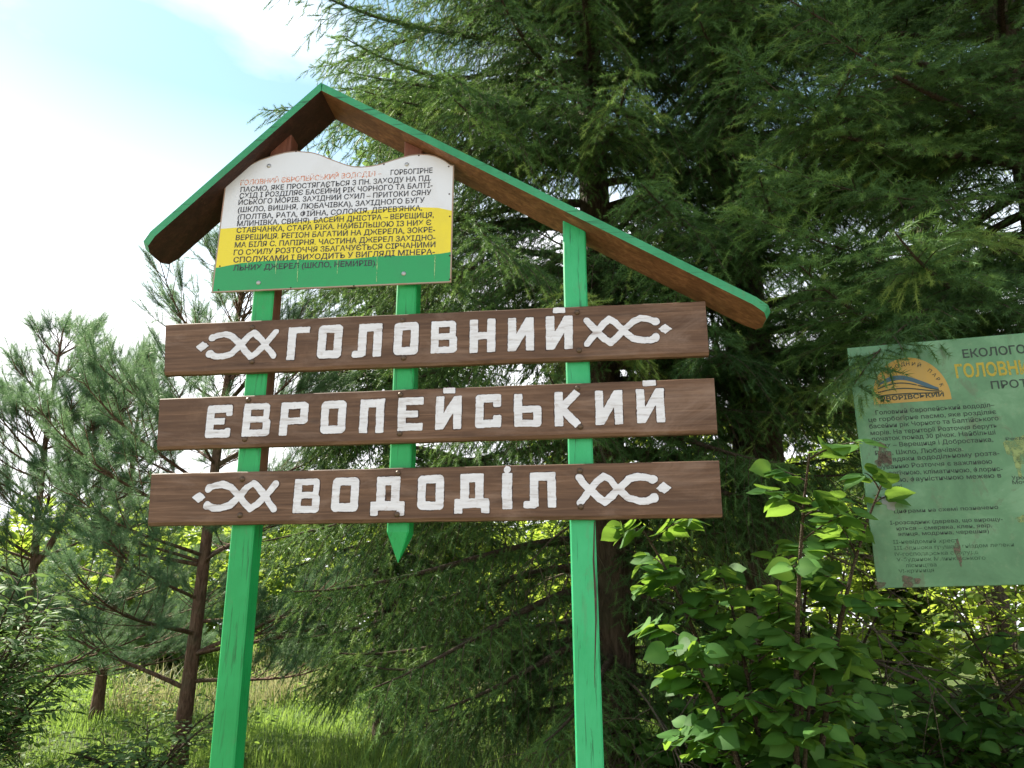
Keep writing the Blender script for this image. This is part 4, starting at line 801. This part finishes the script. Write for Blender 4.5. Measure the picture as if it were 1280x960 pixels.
def fill_sand():
    t = NT('sandy_track'); n = t.noise(t.obj((1.2, 1.2, 1.2)), 1, 8, .65); n2 = t.noise(t.obj((30, 30, 30)), 1, 6, .7)
    M['track'] = t.done(t.pbsdf(t.mix(t.math('MULTIPLY', n2, .5), t.ramp(n, [(.35, (.30, .25, .18)), (.65, (.42, .36, .27))]), (.22, .19, .14)), .95, .1, n2, .7, .02))
    xs = np.linspace(-40, 40, 120); ys = np.linspace(-6.0, 1.7, 10); V = np.array([(x, y + .35 * math.sin(x * .45 + (1.3 if y > -2 else 0)), gz(x, 0) * 0 + .004 + .03 * (1 - abs(y + 2.1) / 4)) for y in ys for x in xs])
    i, j = np.meshgrid(np.arange(9), np.arange(119), indexing='ij'); q = (i * 120 + j).ravel(); m = MB(); m.add(V, np.stack([q, q + 1, q + 121, q + 120], -1)); tag(m.build('path', M['track'], None, True), kind='structure')
fill_sand()
# grass and ground cover
blades('grass', [(-7, 4.5, 4.5, 9, 52000, .07, .30, None), (-9, 4, 9, 14, 60000, .07, .28, None), (-16, 6, 14, 26, 42000, .2, .6, None), (-4, 5, 1.0, 4.5, 14000, .08, .3, None)], 'grass', 1, 'lush green meadow grass around and behind the sign')
blades('dry_grass', [(-5.5, .3, 11, 19, 11000, .3, .75, lambda X, Y: vnoise(X + 20, Y, 1.7, 3) > -.02)], 'dry', 2, 'pale dry grass heads in the sunny meadow beyond the left post', .007)
blades('tall_grass', [(-1.2, 3.2, 5.3, 7.2, 5200, .35, .95, None)], 'grass', 4, 'tall loose grass stems under the spruces', .007)
def cover():
    rs = np.random.RandomState(77); m = MB(); n = 16000; X = 1.0 + 5.5 * rs.rand(n); Y = 4.2 + 5.0 * rs.rand(n); h = .1 + .55 * (vnoise(X, Y, .8, 8) + .5) * rs.rand(n) ** .6
    O = np.stack([X, Y, gz(X, Y) + h], -1); a = rs.rand(n) * 6.283; D = unit(np.stack([np.cos(a), np.sin(a), -.15 + .3 * rs.randn(n)], -1)); N = unit(UPV + rs.randn(n, 3) * .4)
    place_leaves(m, 'oval', O, D, N, .06 + .07 * rs.rand(n), .4 + .22 * rs.randn(n)); tag(m.build('undergrowth', M['herb']), 'dark low herbs on the ground under the right hand trees', 'undergrowth', kind='stuff')
    m = MB(); n = 16000; X = -6 + 6.5 * rs.rand(n); Y = 6.6 + 7 * rs.rand(n); k = vnoise(X, Y, .9, 12) > -.06 + .2 * (X > -2.2); X, Y = X[k], Y[k]; n = len(X); h = .06 + (.5 - .25 * (X > -2)) * rs.rand(n) ** 1.2
    O = np.stack([X, Y, gz(X, Y) + h], -1); a = rs.rand(n) * 6.283; D = unit(np.stack([np.cos(a), np.sin(a), .1 + .3 * rs.randn(n)], -1)); N = unit(UPV + rs.randn(n, 3) * .4)
    place_leaves(m, 'oval', O, D, N, .03 + .05 * rs.rand(n), .45 + .25 * rs.randn(n)); tag(m.build('meadow_herbs', M['grass']), 'bright leafy herbs among the grass around the pine trunks', 'herbs', kind='stuff')
cover()
